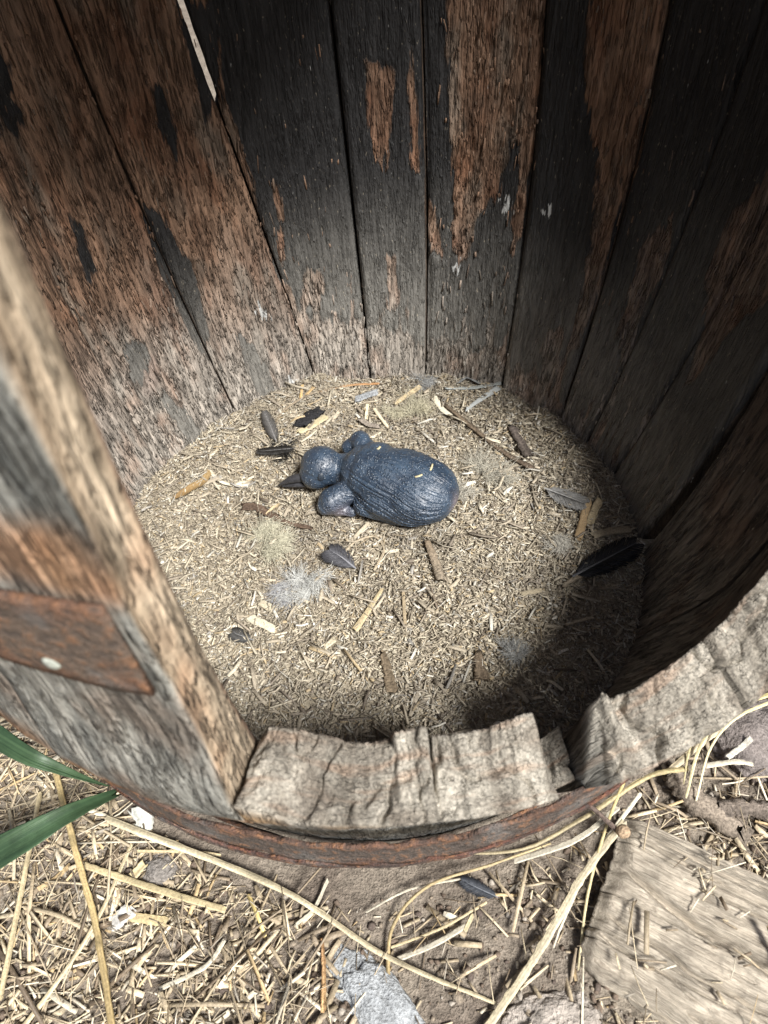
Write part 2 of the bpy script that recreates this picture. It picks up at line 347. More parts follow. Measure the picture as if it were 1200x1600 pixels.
def seam(a0, z0=0, a1=None, z1=1):
    if a1 is None: return lambda z: np.full(np.shape(z), float(a0))
    return lambda z: a0+(a1-a0)*(np.clip(z, 0, .45)-z0)/(z1-z0)
SEAMS = [seam(-167.2), seam(-150), seam(-134), seam(-118), seam(-101), seam(-83), seam(-61.5), seam(-37.3, .077, -43.2, .433),
         seam(-15.5, .103, -23.8, .40), seam(1.5, .074, -.2, .398), seam(16.7, .027, 14.9, .395), seam(37.4, .048, 35.5, .40),
         seam(55.5), seam(66, .05, 71, .42), seam(78, .05, 83.5, .31), seam(96, .0, 99.5, .234)]
ZT = 1.03
def slit(k, z):                                 # daylight gap that opens between two staves towards the top
    if k == 8: return .0001 + .0012*sstep(.315, .35, z)*(1-sstep(.62, .8, z))*(1+.35*vnoise(z*90, 3.3))
    return np.full(np.shape(z), .00012)
def make_stave(k):
    aL, aR = SEAMS[k], SEAMS[k+1]
    mid = .5*(aL(.2)+aR(.2)); vis = -75 < mid < 105; edge = (k == 0)
    fine = vis or edge
    zs = np.concatenate([np.arange(-.07, .49, .003 if fine else .03), np.arange(.49, (ZT if k < 14 else .505)+.001, .015)])
    nu, no, ns = (40 if vis else 12), (34 if edge else 8), 6
    A, Rr, IN, SD = [], [], [], []
    L, Rt = aL(zs), aR(zs)
    Ri = zR(zs); Ro = zO(zs); bow = .0022*rng.standard_normal()   # staves sit slightly proud or shy of each other
    gapL, gapR = slit(k, zs)/.31, slit(k+1, zs)/.31
    skew = 2.1*sstep(.31, .34, zs)*(1-sstep(.62, .8, zs)) if k == 8 else 0*zs      # worn-away edge that lets the daylight slit through
    t_in = np.linspace(0, 1, nu); t_s = np.linspace(0, 1, ns+2)[1:-1]; t_o = np.linspace(1, 0, no)
    groove = .0013
    cols = []
    for t in t_in:
        e = min(t, 1-t); gr = groove*max(0, 1-e/.06)/.31
        a = L+np.degrees(gapL+(groove/.31)) + (Rt-L-np.degrees(gapL+gapR+2*groove/.31))*t
        cols.append((a, Ri+bow + .0022*max(0, 1-e/.05), np.zeros_like(zs)))
    for t in t_s: cols.append((Rt-np.degrees(gapR+groove/.31*max(0, 1-2.2*t)), Ri+(Ro-Ri)*t, np.full_like(zs, .5)))
    for t in t_o: cols.append((L+skew+np.degrees(gapL)+(Rt-L-skew-np.degrees(gapL+gapR))*t, Ro, np.ones_like(zs)))
    for t in t_s[::-1]: cols.append((L+skew*t+np.degrees(gapL+groove/.31*max(0, 1-2.2*t)), Ri+(Ro-Ri)*t, np.full_like(zs, .5)))
    A = np.stack([c[0] for c in cols], 1); Rr = np.stack([c[1] for c in cols], 1); S = np.stack([c[2] for c in cols], 1)
    Zg = np.repeat(zs[:, None], A.shape[1], 1); u = np.radians(A)*.31
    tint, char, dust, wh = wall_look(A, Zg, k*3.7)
    inner = S < .25
    em = np.clip((char + .45*fbm(u*120, Zg*30, 2, 3)-.4)/.2, 0, 1)
    d = .0011*fbm(u*75, Zg*8, k, 4) + .0013*fbm(u*140, Zg*45, k+9, 3)*(1-.75*em) - .0022*em + .0018*(1-em)*fbm(u*30, Zg*12, k+4, 3)
    tapes = np.minimum(1, np.minimum((A-L[:, None]), (Rt[:, None]-A))/1.2)
    Rr = Rr + np.where(inner, d*np.clip(tapes, .15, 1), 0)
    out = S > .75
    Rr = Rr + np.where(out, .0012*fbm(u*110, Zg*9, k+2, 4) + .0008*fbm(u*300, Zg*40, k, 2), 0)
    # outer face: grey weathered wood with old rust stain beside the bands
    n = .5+.5*fbm(u*90, Zg*9, k+1.1, 4); oc = mixc((.13, .135, .125), (.40, .38, .33), np.clip(n*1.5-.25, 0, 1))
    st = sstep(.020, .0, np.abs(Zg-.402-.006*fbm(u*20, Zg*6, 3, 2))-.010)*sstep(-.2, .25, fbm(u*22, Zg*11, 5, 3)+.25)
    st2 = sstep(.016, .0, np.abs(Zg-.178-.012*(A+155)/8)-.006)*sstep(0, .35, fbm(u*24+3, Zg*18, 7, 3)+.3)
    oc = mixc(oc, (.46, .20, .055), np.clip(st*.5+st2*.7, 0, 1))
    n2 = .5+.5*fbm(u*260, Zg*10, Rr*160, 4); sc = mixc((.28, .205, .135), (.60, .49, .355), np.clip(n2*1.5-.25, 0, 1)) if edge else mixc((.03, .022, .016), (.07, .05, .035), np.clip(n2, 0, 1))
    tint = np.where(out[..., None], oc, np.where(inner[..., None], tint, sc))
    if edge: A = A + np.where((S > .25) & (S < .75) & (A < -158), np.degrees((.0028*fbm(Zg*14, Rr*60, 3, 4)+.0012*fbm(Zg*60, Rr*260, 6, 3))/.33), 0)
    th = np.radians(A); V = np.stack([Rr*np.sin(th), Rr*np.cos(th), Zg], -1).reshape(-1, 3)
    N = A.shape[1]; Fq = grid_faces(N, len(zs), True)[:, ::-1]
    gr = np.stack([u + k*3.1, Zg, Rr*3], -1).reshape(-1, 3)
    flat = lambda q: np.where(inner, q, 0).ravel()
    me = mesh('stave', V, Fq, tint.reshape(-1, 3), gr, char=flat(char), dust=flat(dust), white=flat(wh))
    # close the two end grains
    bm = bmesh.new(); bm.from_mesh(me); bm.verts.ensure_lookup_table()
    bm.faces.new([bm.verts[i] for i in range(N)]); bm.faces.new([bm.verts[(len(zs)-1)*N+i] for i in range(N)][::-1])
    bm.to_mesh(me); bm.free()
    return link('stave', me, M_STAVE, barrel)
for k in range(len(SEAMS)-1): make_stave(k)

def make_sill(a0, a1, prof_in, prof_out, splay, seed, rough=1.0, name='broken_stave', endcurve=0.0):
    """stump of a stave: inner face, splintered slanting break, outer face"""
    na = max(18, int(abs(a1-a0)*7)); a = np.linspace(a0, a1, na)
    zi, zo = np.interp(a, *prof_in), np.interp(a, *prof_out)+.016
    zi = zi+.0022*fbm(a*.45, seed, 1, 3)+.0016*fbm(a*3.2, seed, 4, 2); zo = zo+.004*fbm(a*.5, seed, 7, 3)
    s = np.concatenate([np.linspace(0, 1, 20), 1+np.linspace(0, 1, 34)[1:], 2+np.linspace(0, 1, 40)[1:]])
    Sg, Ag = np.meshgrid(s, a); zi, zo = zi[:, None], zo[:, None]
    sp = np.interp(a, *splay)[:, None] if isinstance(splay, tuple) else splay
    zin = GZ+(zi-GZ)*np.clip(Sg, 0, 1); zb = zi+(zo-zi)*np.clip(Sg-1, 0, 1); zou = zo+(GZ-.005-zo)*np.clip(Sg-2, 0, 1)**1.0
    Z = np.where(Sg <= 1, zin, np.where(Sg <= 2, zb, zou))
    Rb = zR(Z) + sp*sstep(-.02, .12, Z)
    T = np.where(Sg <= 1, 0, np.where(Sg <= 2, Sg-1, 1))
    R = Rb + (zO(Z)-zR(Z))*T
    u = np.radians(Ag)*.33
    brk = sstep(.92, 1.05, Sg)*sstep(2.12, 1.98, Sg)
    d = .0010*fbm(u*38, R*50+Z*40, seed, 4) + .0014*fbm(u*240, (R+Z)*240, seed+5, 3) + .0012*fbm(u*90, (R+Z)*420, seed+7, 2) - .003*np.exp(-(fbm(u*38, (R-Z)*22, seed+11, 3)/.05)**2)
    fibre = .0014*fbm(u*150, Z*12, seed+2, 3)
    Z = Z + brk*d*1.9*rough; R = R + brk*d*.7*rough + np.where(Sg > 2, fibre*.8, fibre*.7)*(1-brk)
    at_, = (Ag,)
    Ag2 = Ag + np.degrees(brk*.002*fbm(u*90+3, R*90, seed+8, 2)/.33) + endcurve*(Sg >= 1)*(Sg-1).clip(0, 1)
    th = np.radians(Ag2)
    V = np.stack([R*np.sin(th), R*np.cos(th), Z], -1)
    n = .5+.5*fbm(u*120, (R+Z)*45, seed+1, 4)
    bc = mixc((.17, .15, .122), (.47, .43, .36), np.clip(n*1.7-.35, 0, 1))
    bc = bc*(1+.22*fbm(u*300, np.clip(Sg-1, 0, 1)*2.2, seed+13, 3))[..., None]
    lump = sstep(.5, .8, .5+.5*fbm(u*40, R*80, seed+6, 3)); bc = mixc(bc, (.17, .14, .11), lump*.6)
    oc = mixc((.14, .145, .14), (.42, .41, .37), np.clip((.5+.5*fbm(u*90, Z*14, seed+3, 4))*1.5-.25, 0, 1))
    stn = sstep(.0, .3, fbm(u*20, Z*25, seed+4, 3))*sstep(.165, .185, Z)*sstep(-160, -168, np.where(Ag > 180, Ag-360, Ag)*np.where(Ag > 180, 1, 1))
    oc = mixc(oc, (.47, .24, .06), stn*.8)
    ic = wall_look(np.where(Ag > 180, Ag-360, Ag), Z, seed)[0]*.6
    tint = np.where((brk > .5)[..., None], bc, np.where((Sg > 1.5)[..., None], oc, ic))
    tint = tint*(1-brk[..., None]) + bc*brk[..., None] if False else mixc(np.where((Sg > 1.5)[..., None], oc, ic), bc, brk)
    V = V.reshape(-1, 3); ns = len(s); Fq = grid_faces(ns, na)
    yb = np.where(Sg <= 1, Z, np.where(Sg <= 2, zi+.45*np.clip(Sg-1, 0, 1), zi+.45+(Z-zo)))
    gr = np.stack([u*.75+seed, yb, R], -1).reshape(-1, 3)
    me = mesh(name, V, Fq, tint.reshape(-1, 3), gr, char=0, dust=.5, white=0, soft=brk.ravel())
    bm = bmesh.new(); bm.from_mesh(me); bm.verts.ensure_lookup_table()
    bm.faces.new([bm.verts[i] for i in range(ns)]); bm.faces.new([bm.verts[(na-1)*ns+i] for i in range(ns)][::-1])
    bmesh.ops.recalc_face_normals(bm, faces=bm.faces); bm.to_mesh(me); bm.free()
    o = link(name, me, M_STAVE, barrel); return o
def pr(*q): return (np.array([x[0] for x in q]), np.array([x[1] for x in q]))
# np.interp wants rising angles
make_sill(163.4, 192.3, pr((163.4,.172),(164.2,.198),(165,.200),(167,.194),(170,.188),(173.8,.191),(174.75,.190),(174.95,.176),(175.1,.177),(175.3,.202),(176,.206),(178.6,.203),(179.3,.192),(181,.187),(183,.190),(186,.205),(189,.213),(191,.210),(192.3,.196)),
          pr((163,.136),(168,.148),(174.6,.158),(179,.161),(184,.170),(189,.184),(192.3,.193)), pr((163, .006), (174, .001), (176, 0.)), 6.1, .9)
make_sill(158.0, 163.1, pr((158,.132),(160,.110),(163.1,.098)), pr((158,.085),(163.1,.075)), .004, 9.3, 1.0)
make_sill(143.6, 157.7, pr((143.6,.196),(148,.186),(152,.178),(155,.180),(157,.205),(157.7,.190)), pr((143,.152),(150,.148),(157.7,.140)), pr((143,.020),(157,.012)), 12.9, 1.25)
make_sill(122.0, 143.3, pr((122,.238),(130,.222),(136,.21),(143.3,.197)), pr((122,.19),(133,.172),(143.3,.152)), pr((122,.026),(143,.020)), 15.2, 1.3)
make_sill(99.8, 121.7, pr((99.8,.275),(110,.235),(121.7,.225)), pr((99.8,.235),(121.7,.175)), pr((99.8,.004),(121.7,.024)), 19.8, 1.2)

# hoops
def make_hoop(a0, a1, z0, z1, rad, mat, wob=.0012, th=.0022, name='hoop', n=240, seed=0, ragged=0.0, shift=(0, 0)):
    a = np.linspace(a0, a1, n); closed = abs(a1-a0) > 359
    if closed: a = a[:-1]
    th_ = np.radians(a); nz = 13; ts = np.linspace(0, 1, nz)
    prof = [(0, t) for t in ts] + [(1, t) for t in ts[::-1]]
    V, rim = [], []
    per = lambda f, s: vnoise(np.cos(th_)*f+20, np.sin(th_)*f+20, s)
    for side, t in prof:
        zz = z0+(z1-z0)*t + ragged*per(30, seed+t)*abs(2*t-1)**6
        r = (rad(zz) if callable(rad) else rad + np.zeros_like(th_)) + wob*per(3, seed) + .0007*per(14, seed+t*3) + (th if side else 0)
        V.append(np.stack([r*np.sin(th_)+shift[0], r*np.cos(th_)+shift[1], zz + .004*per(1.5, seed+2)], -1)); rim.append(np.full(len(a), abs(2*t-1)**2))
    V = np.stack(V, 1); N = len(prof); na = len(a)
    i = np.arange(na if closed else na-1)[:, None]; j = np.arange(N)[None]; i2 = (i+1) % na; j2 = (j+1) % N
    Fq = np.stack([i*N+j, i2*N+j, i2*N+j2, i*N+j2], -1).reshape(-1, 4)
    me = mesh(name, V.reshape(-1, 3), Fq, rim=np.stack(rim, 1).ravel())
    if not closed:
        bm = bmesh.new(); bm.from_mesh(me); bm.verts.ensure_lookup_table()
        bm.faces.new([bm.verts[q] for q in range(N)]); bm.faces.new([bm.verts[(na-1)*N+q] for q in range(N)][::-1]); bm.to_mesh(me); bm.free()
    return link(name, me, mat, barrel)
tag(make_hoop(0, 360, .070, .099, .3340, M_HOOP, .0018, .003, n=420, seed=3, ragged=.006, shift=(.002, -.001)), 'loose rusty hoop with grey face standing off the stumps')
tag(make_hoop(0, 360, .055, .0605, .3345, M_HOOP2, .0022, .0022, n=420, seed=4.4, ragged=.004, shift=(.002, -.001)), 'thin rust-red hoop edge below the loose hoop')
band = make_hoop(-166.3, -32, .326, .388, lambda z: zO(z)+.0018, M_BAND, .0004, .0026, seed=6)
make_hoop(-9, 97, .326, .388, lambda z: zO(z)+.0018, M_BAND, .0004, .0026, seed=7)      # the band is rusted through over the open joint
tag(band, 'brown rusty band with a pale rivet, cut off at the opening')
make_hoop(-167, 65, .62, .68, lambda z: zO(z)+.0018, M_BAND, .0004, .0026, seed=8)
make_hoop(0, 360, 0.96, 1.02, lambda z: zO(z)+.0018, M_BAND, .0004, .0026, seed=9)
make_hoop(0, 360, -.045, .0, lambda z: zO(z)+.004, M_HOOP, .0006, .003, seed=10)
M_RIVET = mat_plain('rivet_zinc', (.42, .44, .38), .6)
def rivet(a, z):
    r = float(zO(z))+.0044; th = math.radians(a); c = Vector((r*math.sin(th), r*math.cos(th), z)); nrm = Vector((math.sin(th), math.cos(th), 0))
    bm = bmesh.new(); bmesh.ops.create_uvsphere(bm, u_segments=16, v_segments=8, radius=.0042)
    q = nrm.to_track_quat('Z', 'Y').to_matrix().to_4x4()
    bmesh.ops.transform(bm, matrix=Matrix.Translation(c) @ q @ Matrix.Diagonal((1, 1, .45, 1)), verts=bm.verts)
    me = bpy.data.meshes.new('rivet'); bm.to_mesh(me); bm.free(); return link('rivet', me, M_RIVET, band)
rivet(-159.8, .337); rivet(-152.5, .362)
# lid planks of the cask
for i in range(6):
    x0, x1 = -.312+i*.104, -.312+(i+1)*.104-.0015
    R = .315; xs = np.linspace(x0, x1, 8)
    top = [(x, math.sqrt(max(1e-4, R*R-x*x))) for x in xs]; pts = top+[(x, -y) for x, y in top[::-1]]
    V = [(x, y, 1.031) for x, y in pts]+[(x, y, 1.055) for x, y in pts]; n = len(pts)
    Fs = [list(range(n))[::-1], list(range(n, 2*n))]+[[j, (j+1) % n, n+(j+1) % n, n+j] for j in range(n)]
    V = np.array(V); me = mesh('lid_plank', V, Fs, np.full((2*n, 3), (.2, .17, .13)), V[:, [0, 1, 2]]+i, char=0, dust=.3, white=0)
    link('lid_plank', me, M_STAVE, barrel, smooth=False)

# ------------------------------------------------------------------ bedding
def bheight(x, y):
    r = np.hypot(x, y)
    return .007*fbm(x*11, y*11, 3.1, 3) + .0030*fbm(x*50, y*50, 1.1, 3) + .020*sstep(.16, .275, r)*sstep(-.14, .2, y)*(.65+.75*fbm(x*15, y*15, 6.1, 3)) - .003
n = 220; ax = np.linspace(-.30, .30, n); X, Y = np.meshgrid(ax, ax)
Fq = grid_faces(n, n); keep = (np.hypot(X, Y).ravel()[Fq] < .286).all(1)
bed = link('bedding', mesh('bedding', np.stack([X, Y, bheight(X, Y)-.002], -1).reshape(-1, 3), Fq[keep]), M_BED)
tag(bed, 'packed layer of fine wood litter on the cask floor', 'bedding', kind='stuff')

PAL = np.array([(.56, .485, .345), (.45, .375, .26), (.36, .30, .21), (.27, .22, .16), (.17, .13, .09), (.48, .36, .19), (.64, .60, .50), (.33, .305, .265)])
PAL = (PAL*.8 + PAL.mean(1, keepdims=True)*.2)*1.06
def chips(pos, L, Wd, T, yaw, tilt, rollv, curl, col, seg=3):
    """thin slivers; arrays of equal length -> verts, quads, tint"""
    n = len(pos); t = np.linspace(-.5, .5, seg)
    lx = t[None]*L[:, None]; lz = curl[:, None]*L[:, None]*(4*t[None]**2-.33)
    wv = Wd[:, None]*(1-.35*np.abs(2*t[None])**3*rng.random((n, 1)))
    cor = np.array([(-.5, -.5), (.5, -.5), (.5, .5), (-.5, .5)])
    P = np.zeros((n, seg, 4, 3)); P[..., 0] = lx[:, :, None]
    y = cor[:, 0][None, None]*wv[:, :, None]; z = cor[:, 1][None, None]*T[:, None, None]
    cr, sr = np.cos(rollv)[:, None, None], np.sin(rollv)[:, None, None]
    P[..., 1] = y*cr-z*sr; P[..., 2] = y*sr+z*cr + lz[:, :, None]
    ct, st = np.cos(tilt)[:, None, None], np.sin(tilt)[:, None, None]
    x, zz = P[..., 0]*ct-P[..., 2]*st, P[..., 0]*st+P[..., 2]*ct
    cy, sy = np.cos(yaw)[:, None, None], np.sin(yaw)[:, None, None]
    Q = np.stack([x*cy-P[..., 1]*sy, x*sy+P[..., 1]*cy, zz], -1) + pos[:, None, None]
    V = Q.reshape(-1, 3); base = (np.arange(n)*seg*4)[:, None]
    f = []
    for s in range(seg-1):
        for c in range(4): f.append((s*4+c, s*4+(c+1) % 4, s*4+4+(c+1) % 4, s*4+4+c))
    f += [(3, 2, 1, 0), tuple((seg-1)*4+c for c in range(4))]
    F_ = (base[:, None]+np.array(f)[None]).reshape(-1, 4)
    return V, F_, np.repeat(col, seg*4, 0)
def rnd(n, a, b, pw=1.0): return a+(b-a)*rng.random(n)**pw
def litter(name, n, sampler, hfun, Lr, Wr, Tr, pal, pw=2.0, lift=(0, .004), tl=.25, seg=3, mat=None):
    xy = sampler(n); z = hfun(xy[:, 0], xy[:, 1])
    L, Wd, T = rnd(n, *Lr, pw), rnd(n, *Wr, 1.6), rnd(n, *Tr)
    pos = np.stack([xy[:, 0], xy[:, 1], z+rnd(n, *lift)], 1)
    col = PAL[rng.choice(len(PAL), n, p=pal)]*(.75+.5*rng.random((n, 1)))
    V, F_, c = chips(pos, L, Wd, T, rng.random(n)*6.283, rng.normal(0, tl, n), rng.normal(0, .5, n), rng.normal(0, .10, n), col, seg)
    return V, F_, c
def join(parts):
    V, F_, C, o = [], [], [], 0
    for v, f, c in parts: V.append(v); F_.append(f+o); C.append(c); o += len(v)
    return np.concatenate(V), np.concatenate(F_), np.concatenate(C)
def disc(R):
    def f(n):
        r = R*np.sqrt(rng.random(n)); t = rng.random(n)*6.283; return np.stack([r*np.sin(t), r*np.cos(t)], 1)
    return f
PB = np.array([.25, .25, .19, .10, .03, .05, .09, .04])
V, F_, C = join([
    litter('a', 42000, disc(.272), bheight, (.0020, .0068), (.0006, .0018), (.0003, .0007), PB, 1.6, (-.001, .002), .16, 2),
    litter('b', 6000, disc(.268), bheight, (.004, .013), (.0008, .0029), (.0003, .0009), PB, 2.6, (0, .003), .12, 3),
    litter('c', 520, disc(.262), bheight, (.012, .034), (.0012, .0044), (.0005, .0013), PB, 2.0, (.001, .005), .14, 3),
    litter('d', 2600, disc(.270), bheight, (.006, .022), (.0003, .0007), (.0003, .0006), PB, 1.6, (.001, .005), .3, 3)])
pt = sstep(.45, .72, .5+.5*fbm(V[:, 0]*16, V[:, 1]*16, 2.2, 3)); C = mixc(C, C*.55+np.array((.06, .052, .045)), pt*.8)
sh = link('wood_shavings', mesh('wood_shavings', V, F_, C), M_SHAVE, smooth=False)
tag(sh, 'deep litter of pale wood shavings and chopped straw covering the cask floor', 'shavings', kind='stuff')

# ------------------------------------------------------------------ outdoor litter and grit
def outside(n):
    out = []
    while sum(map(len, out)) < n:
        xy = np.stack([rnd(4*n, -.62, .62), rnd(4*n, -.78, .05)], 1); r = np.hypot(xy[:, 0], xy[:, 1])
        dens = np.clip(.5+1.1*fbm(xy[:, 0]*6, xy[:, 1]*6, 7.7, 2) + .55*sstep(.02, -.16, xy[:, 0]) - .75*np.exp(-(((xy[:, 0]-.04)/.11)**2+((xy[:, 1]+.43)/.09)**2)), .16, 1)
        out.append(xy[(r > .335) & (rng.random(4*n) < dens)])
    return np.concatenate(out)[:n]
PO = np.array([.26, .2, .16, .13, .08, .05, .09, .03])
def gtop(x, y):                                 # bits of straw also lie on the slab
    a_, b_ = at(984, 1262, -.034), at(908, 1492, -.034); e = at(1200, 1405, -.034)-at(985, 1300, -.034); e[2] = 0; e /= np.linalg.norm(e); w_ = b_-a_; wl = np.linalg.norm(w_); n_ = np.array((-e[1], e[0])); n_ = n_*np.sign(n_@w_[:2])
    d0 = (x-a_[0])*n_[0]+(y-a_[1])*n_[1]; wn = n_@w_[:2]; l0 = (x-a_[0])*e[0]+(y-a_[1])*e[1]-d0/wn*(w_[:2]@e[:2])
    on = (l0 > .01) & (d0 > .006) & (d0 < wn*1.1)
    return np.where(on, np.where(rng.random(np.shape(x)) < .13, -.0325, -.09), gheight(x, y))
V, F_, C = join([
    litter('a', 15000, outside, gtop, (.004, .016), (.0008, .003), (.0004, .0010), PO, 1.5, (0, .004), .28, 2),
    litter('b', 7000, outside, gtop, (.010, .040), (.0010, .0048), (.0005, .0014), PO, 1.7, (.001, .007), .18, 3),
    litter('c', 1100, outside, gtop, (.03, .11), (.0009, .0034), (.0005, .0012), PO, 1.4, (.003, .010), .07, 3),
    litter('d', 5200, outside, gtop, (.012, .05), (.0004, .0009), (.0004, .0008), PO, 1.4, (.002, .010), .28, 3)])
C = C*np.array((1.06, 1.0, .90))
tag(link('straw_litter', mesh('straw_litter', V, F_, C), M_STRAW, smooth=False), 'trampled broken straw and chaff strewn over the soil', 'straw', kind='stuff')
def outside2(n):
    out = []
    while sum(map(len, out)) < n:
        xy = np.stack([rnd(4*n, -.62, .62), rnd(4*n, -.78, .05)], 1); out.append(xy[np.hypot(xy[:, 0], xy[:, 1]) > .325])
    return np.concatenate(out)[:n]
ico = bmesh.new(); bmesh.ops.create_icosphere(ico, subdivisions=1, radius=1); IV = np.array([v.co[:] for v in ico.verts]); IF = np.array([[v.index for v in f.verts] for f in ico.faces]); ico.free()
n = 15000; xy = outside2(n); sz = rnd(n, .0007, .0036, 3.0)
pos = np.stack([xy[:, 0], xy[:, 1], gheight(xy[:, 0], xy[:, 1])+sz*.3], 1)
V = (IV[None]*(1+.28*rng.standard_normal((n, len(IV), 1)).clip(-1.5, 1.5))*sz[:, None, None]*(.7+.6*rng.random((n, 1, 3)))+pos[:, None]).reshape(-1, 3)
F_ = (IF[None]+(np.arange(n)*len(IV))[:, None, None]).reshape(-1, 3)
gc = np.array([(.17, .13, .10), (.26, .215, .165), (.36, .32, .27), (.12, .095, .08)])[rng.choice(4, n, p=[.35, .35, .15, .15])]
tag(link('soil_crumbs', mesh('soil_crumbs', V, F_, np.repeat(gc, len(IV), 0)), M_GRIT, smooth=False), 'dry soil crumbs and grit around the foot of the cask', 'soil', kind='stuff')

# splinters and rotted fibres standing off the inner wall
ns = 3400; sa = rnd(ns, -74, 96); sz_ = rnd(ns, 0, .46, 1.25)
_, sch, _, _ = wall_look(sa, sz_, 1.0)
ok = rng.random(ns) < (1-.86*np.clip(sch, 0, 1)); sa, sz_ = sa[ok], sz_[ok]; ns = len(sa); th = np.radians(sa)
tn, _, _, _ = wall_look(sa, sz_, 4.0)
L, Wd, T = rnd(ns, .004, .018, 2.2), rnd(ns, .0006, .0022, 1.5), rnd(ns, .0004, .0009)
V, F_, C = chips(np.zeros((ns, 3)), L, Wd, T, rng.normal(0, .12, ns), rng.normal(0, .09, ns), rng.normal(0, .5, ns), rng.normal(0, .04, ns), tn*rnd(ns, .55, 1.35)[:, None])
V = V.reshape(ns, -1, 3); r = zR(sz_)[:, None]-.0004-V[..., 2]
ang = th[:, None]+V[..., 1]/.31; zz = sz_[:, None]+V[..., 0]
r = zR(zz)-.0004-V[..., 2]
V = np.stack([r*np.sin(ang), r*np.cos(ang), zz], -1).reshape(-1, 3)
o = link('splinters', mesh('splinters', V, F_, C), M_SHAVE, barrel, smooth=False); tag(o, kind='stuff')

# ------------------------------------------------------------------ loose pieces: sticks, straws, chips, feathers, down
def spline(P, n):
    P = np.asarray(P, float)
    if len(P) == 2: return P[0]+(P[1]-P[0])*np.linspace(0, 1, n)[:, None]
    Q = np.vstack([2*P[0]-P[1], P, 2*P[-1]-P[-2]]); k = len(P)-1; t = np.linspace(0, k-1e-9, n); i = t.astype(int); f = (t-i)[:, None]
    a, b, c, d = Q[i], Q[i+1], Q[i+2], Q[i+3]
    return .5*((2*b)+(c-a)*f+(2*a-5*b+4*c-d)*f*f+(3*b-a-3*c+d)*f**3)
def rod(name, P, wid, thick, col, mat, n=22, k=10, taper=(1, 1), nz=.12, sq=2.0, fold=0.0, nodes=0, ends=None, parent=None, roll=0.0, midw=0.0, streak=.5):
    """a bent piece along P with an elliptic or squared section; col one or two colours"""
    C_ = spline(P, n); T = np.gradient(C_, axis=0); T /= np.linalg.norm(T, axis=1)[:, None]+1e-12
    S = np.cross(T, (0, 0, 1)); S /= np.linalg.norm(S, axis=1)[:, None]+1e-9; U = np.cross(S, T)
    S, U = S*math.cos(roll)+U*math.sin(roll), U*math.cos(roll)-S*math.sin(roll)
    t = np.linspace(0, 1, n); wd = wid*(taper[0]+(taper[1]-taper[0])*t)*(1+midw*np.sin(np.pi*t)); hd = thick*(.6*(taper[0]+(taper[1]-taper[0])*t)+.4)
    jt = np.ones(n)
    for q in range(nodes): jt = jt-.45*np.exp(-((t-(q+.7)/(nodes+.4))/.016)**2)
    for q in range(nodes): wd = wd*(1+.22*np.exp(-((t-(q+.7)/(nodes+.4))/.012)**2))
    ph = np.arange(k)/k*2*np.pi; cx = np.sign(np.cos(ph))*np.abs(np.cos(ph))**(2/sq); cz = np.sign(np.sin(ph))*np.abs(np.sin(ph))**(2/sq)
    sd_ = rng.random()*50; ln = np.linalg.norm(P[-1]-np.asarray(P[0]))
    rag = 1+nz*vnoise(t[:, None]*ln*260+sd_, ph[None]*1.3, sd_)+nz*.7*vnoise(t[:, None]*ln*700, ph[None]*2.3, sd_+3)
    y = cx[None]*wd[:, None]*.5*rag; z = cz[None]*hd[:, None]*.5*rag + fold*np.abs(cx[None])*wd[:, None]
    V = C_[:, None]+S[:, None]*y[..., None]+U[:, None]*z[..., None]
    sh_ = (rng.random((2, k))-.5)*wid*.8; V[0] += T[0]*sh_[0][:, None]; V[-1] += T[-1]*sh_[1][:, None]
    F_ = [list(map(int, f)) for f in grid_faces(k, n, True)]+[list(range(k))[::-1], list(range((n-1)*k, n*k))]
    c = np.asarray(col, float)
    tint = (c[0]+(c[1]-c[0])*t[:, None])[:, None].repeat(k, 1).reshape(-1, 3) if c.ndim == 2 else np.tile(c, (n*k, 1))
    tint = tint*(1+.25*fbm(np.repeat(t, k)*ln*120, np.tile(ph, n), sd_, 3))[:, None]
    tint = tint*np.repeat(jt, k)[:, None]*np.tile(1+streak*(rng.random(k)-.5), n)[:, None]*(1+.2*vnoise(np.repeat(t, k)*ln*40, 3.3, sd_))[:, None]
    gr = np.stack([np.repeat(t, k)*ln+sd_, (y+z*.5).ravel(), np.tile(ph, n)*.001], -1)
    org = C_[0].copy(); me = mesh(name, V.reshape(-1, 3)-org, F_, tint, gr); o = link(name, me, mat, parent, smooth=mat not in (M_STRAW, M_SHAVE)); o.location = Vector(org)
    return o
def inb(x, y, lift=.003):
    p = at(x, y, .002+lift)
    for _ in range(4): p = at(x, y, float(bheight(p[0], p[1]))+lift)
    return p
def ing(x, y, lift=.004):
    p = at(x, y, GZ+lift)
    for _ in range(4): p = at(x, y, float(gheight(p[0], p[1]))+lift)
    return p
PX = .00070                                       # metres in one photograph pixel on the cask floor
PG = .00051                                       # and on the ground outside
STR, GOLD, GREY, BARK, PALE, UMB = (.56, .46, .28), (.50, .34, .13), (.27, .25, .23), (.13, .09, .065), (.56, .51, .40), (.21, .145, .09)

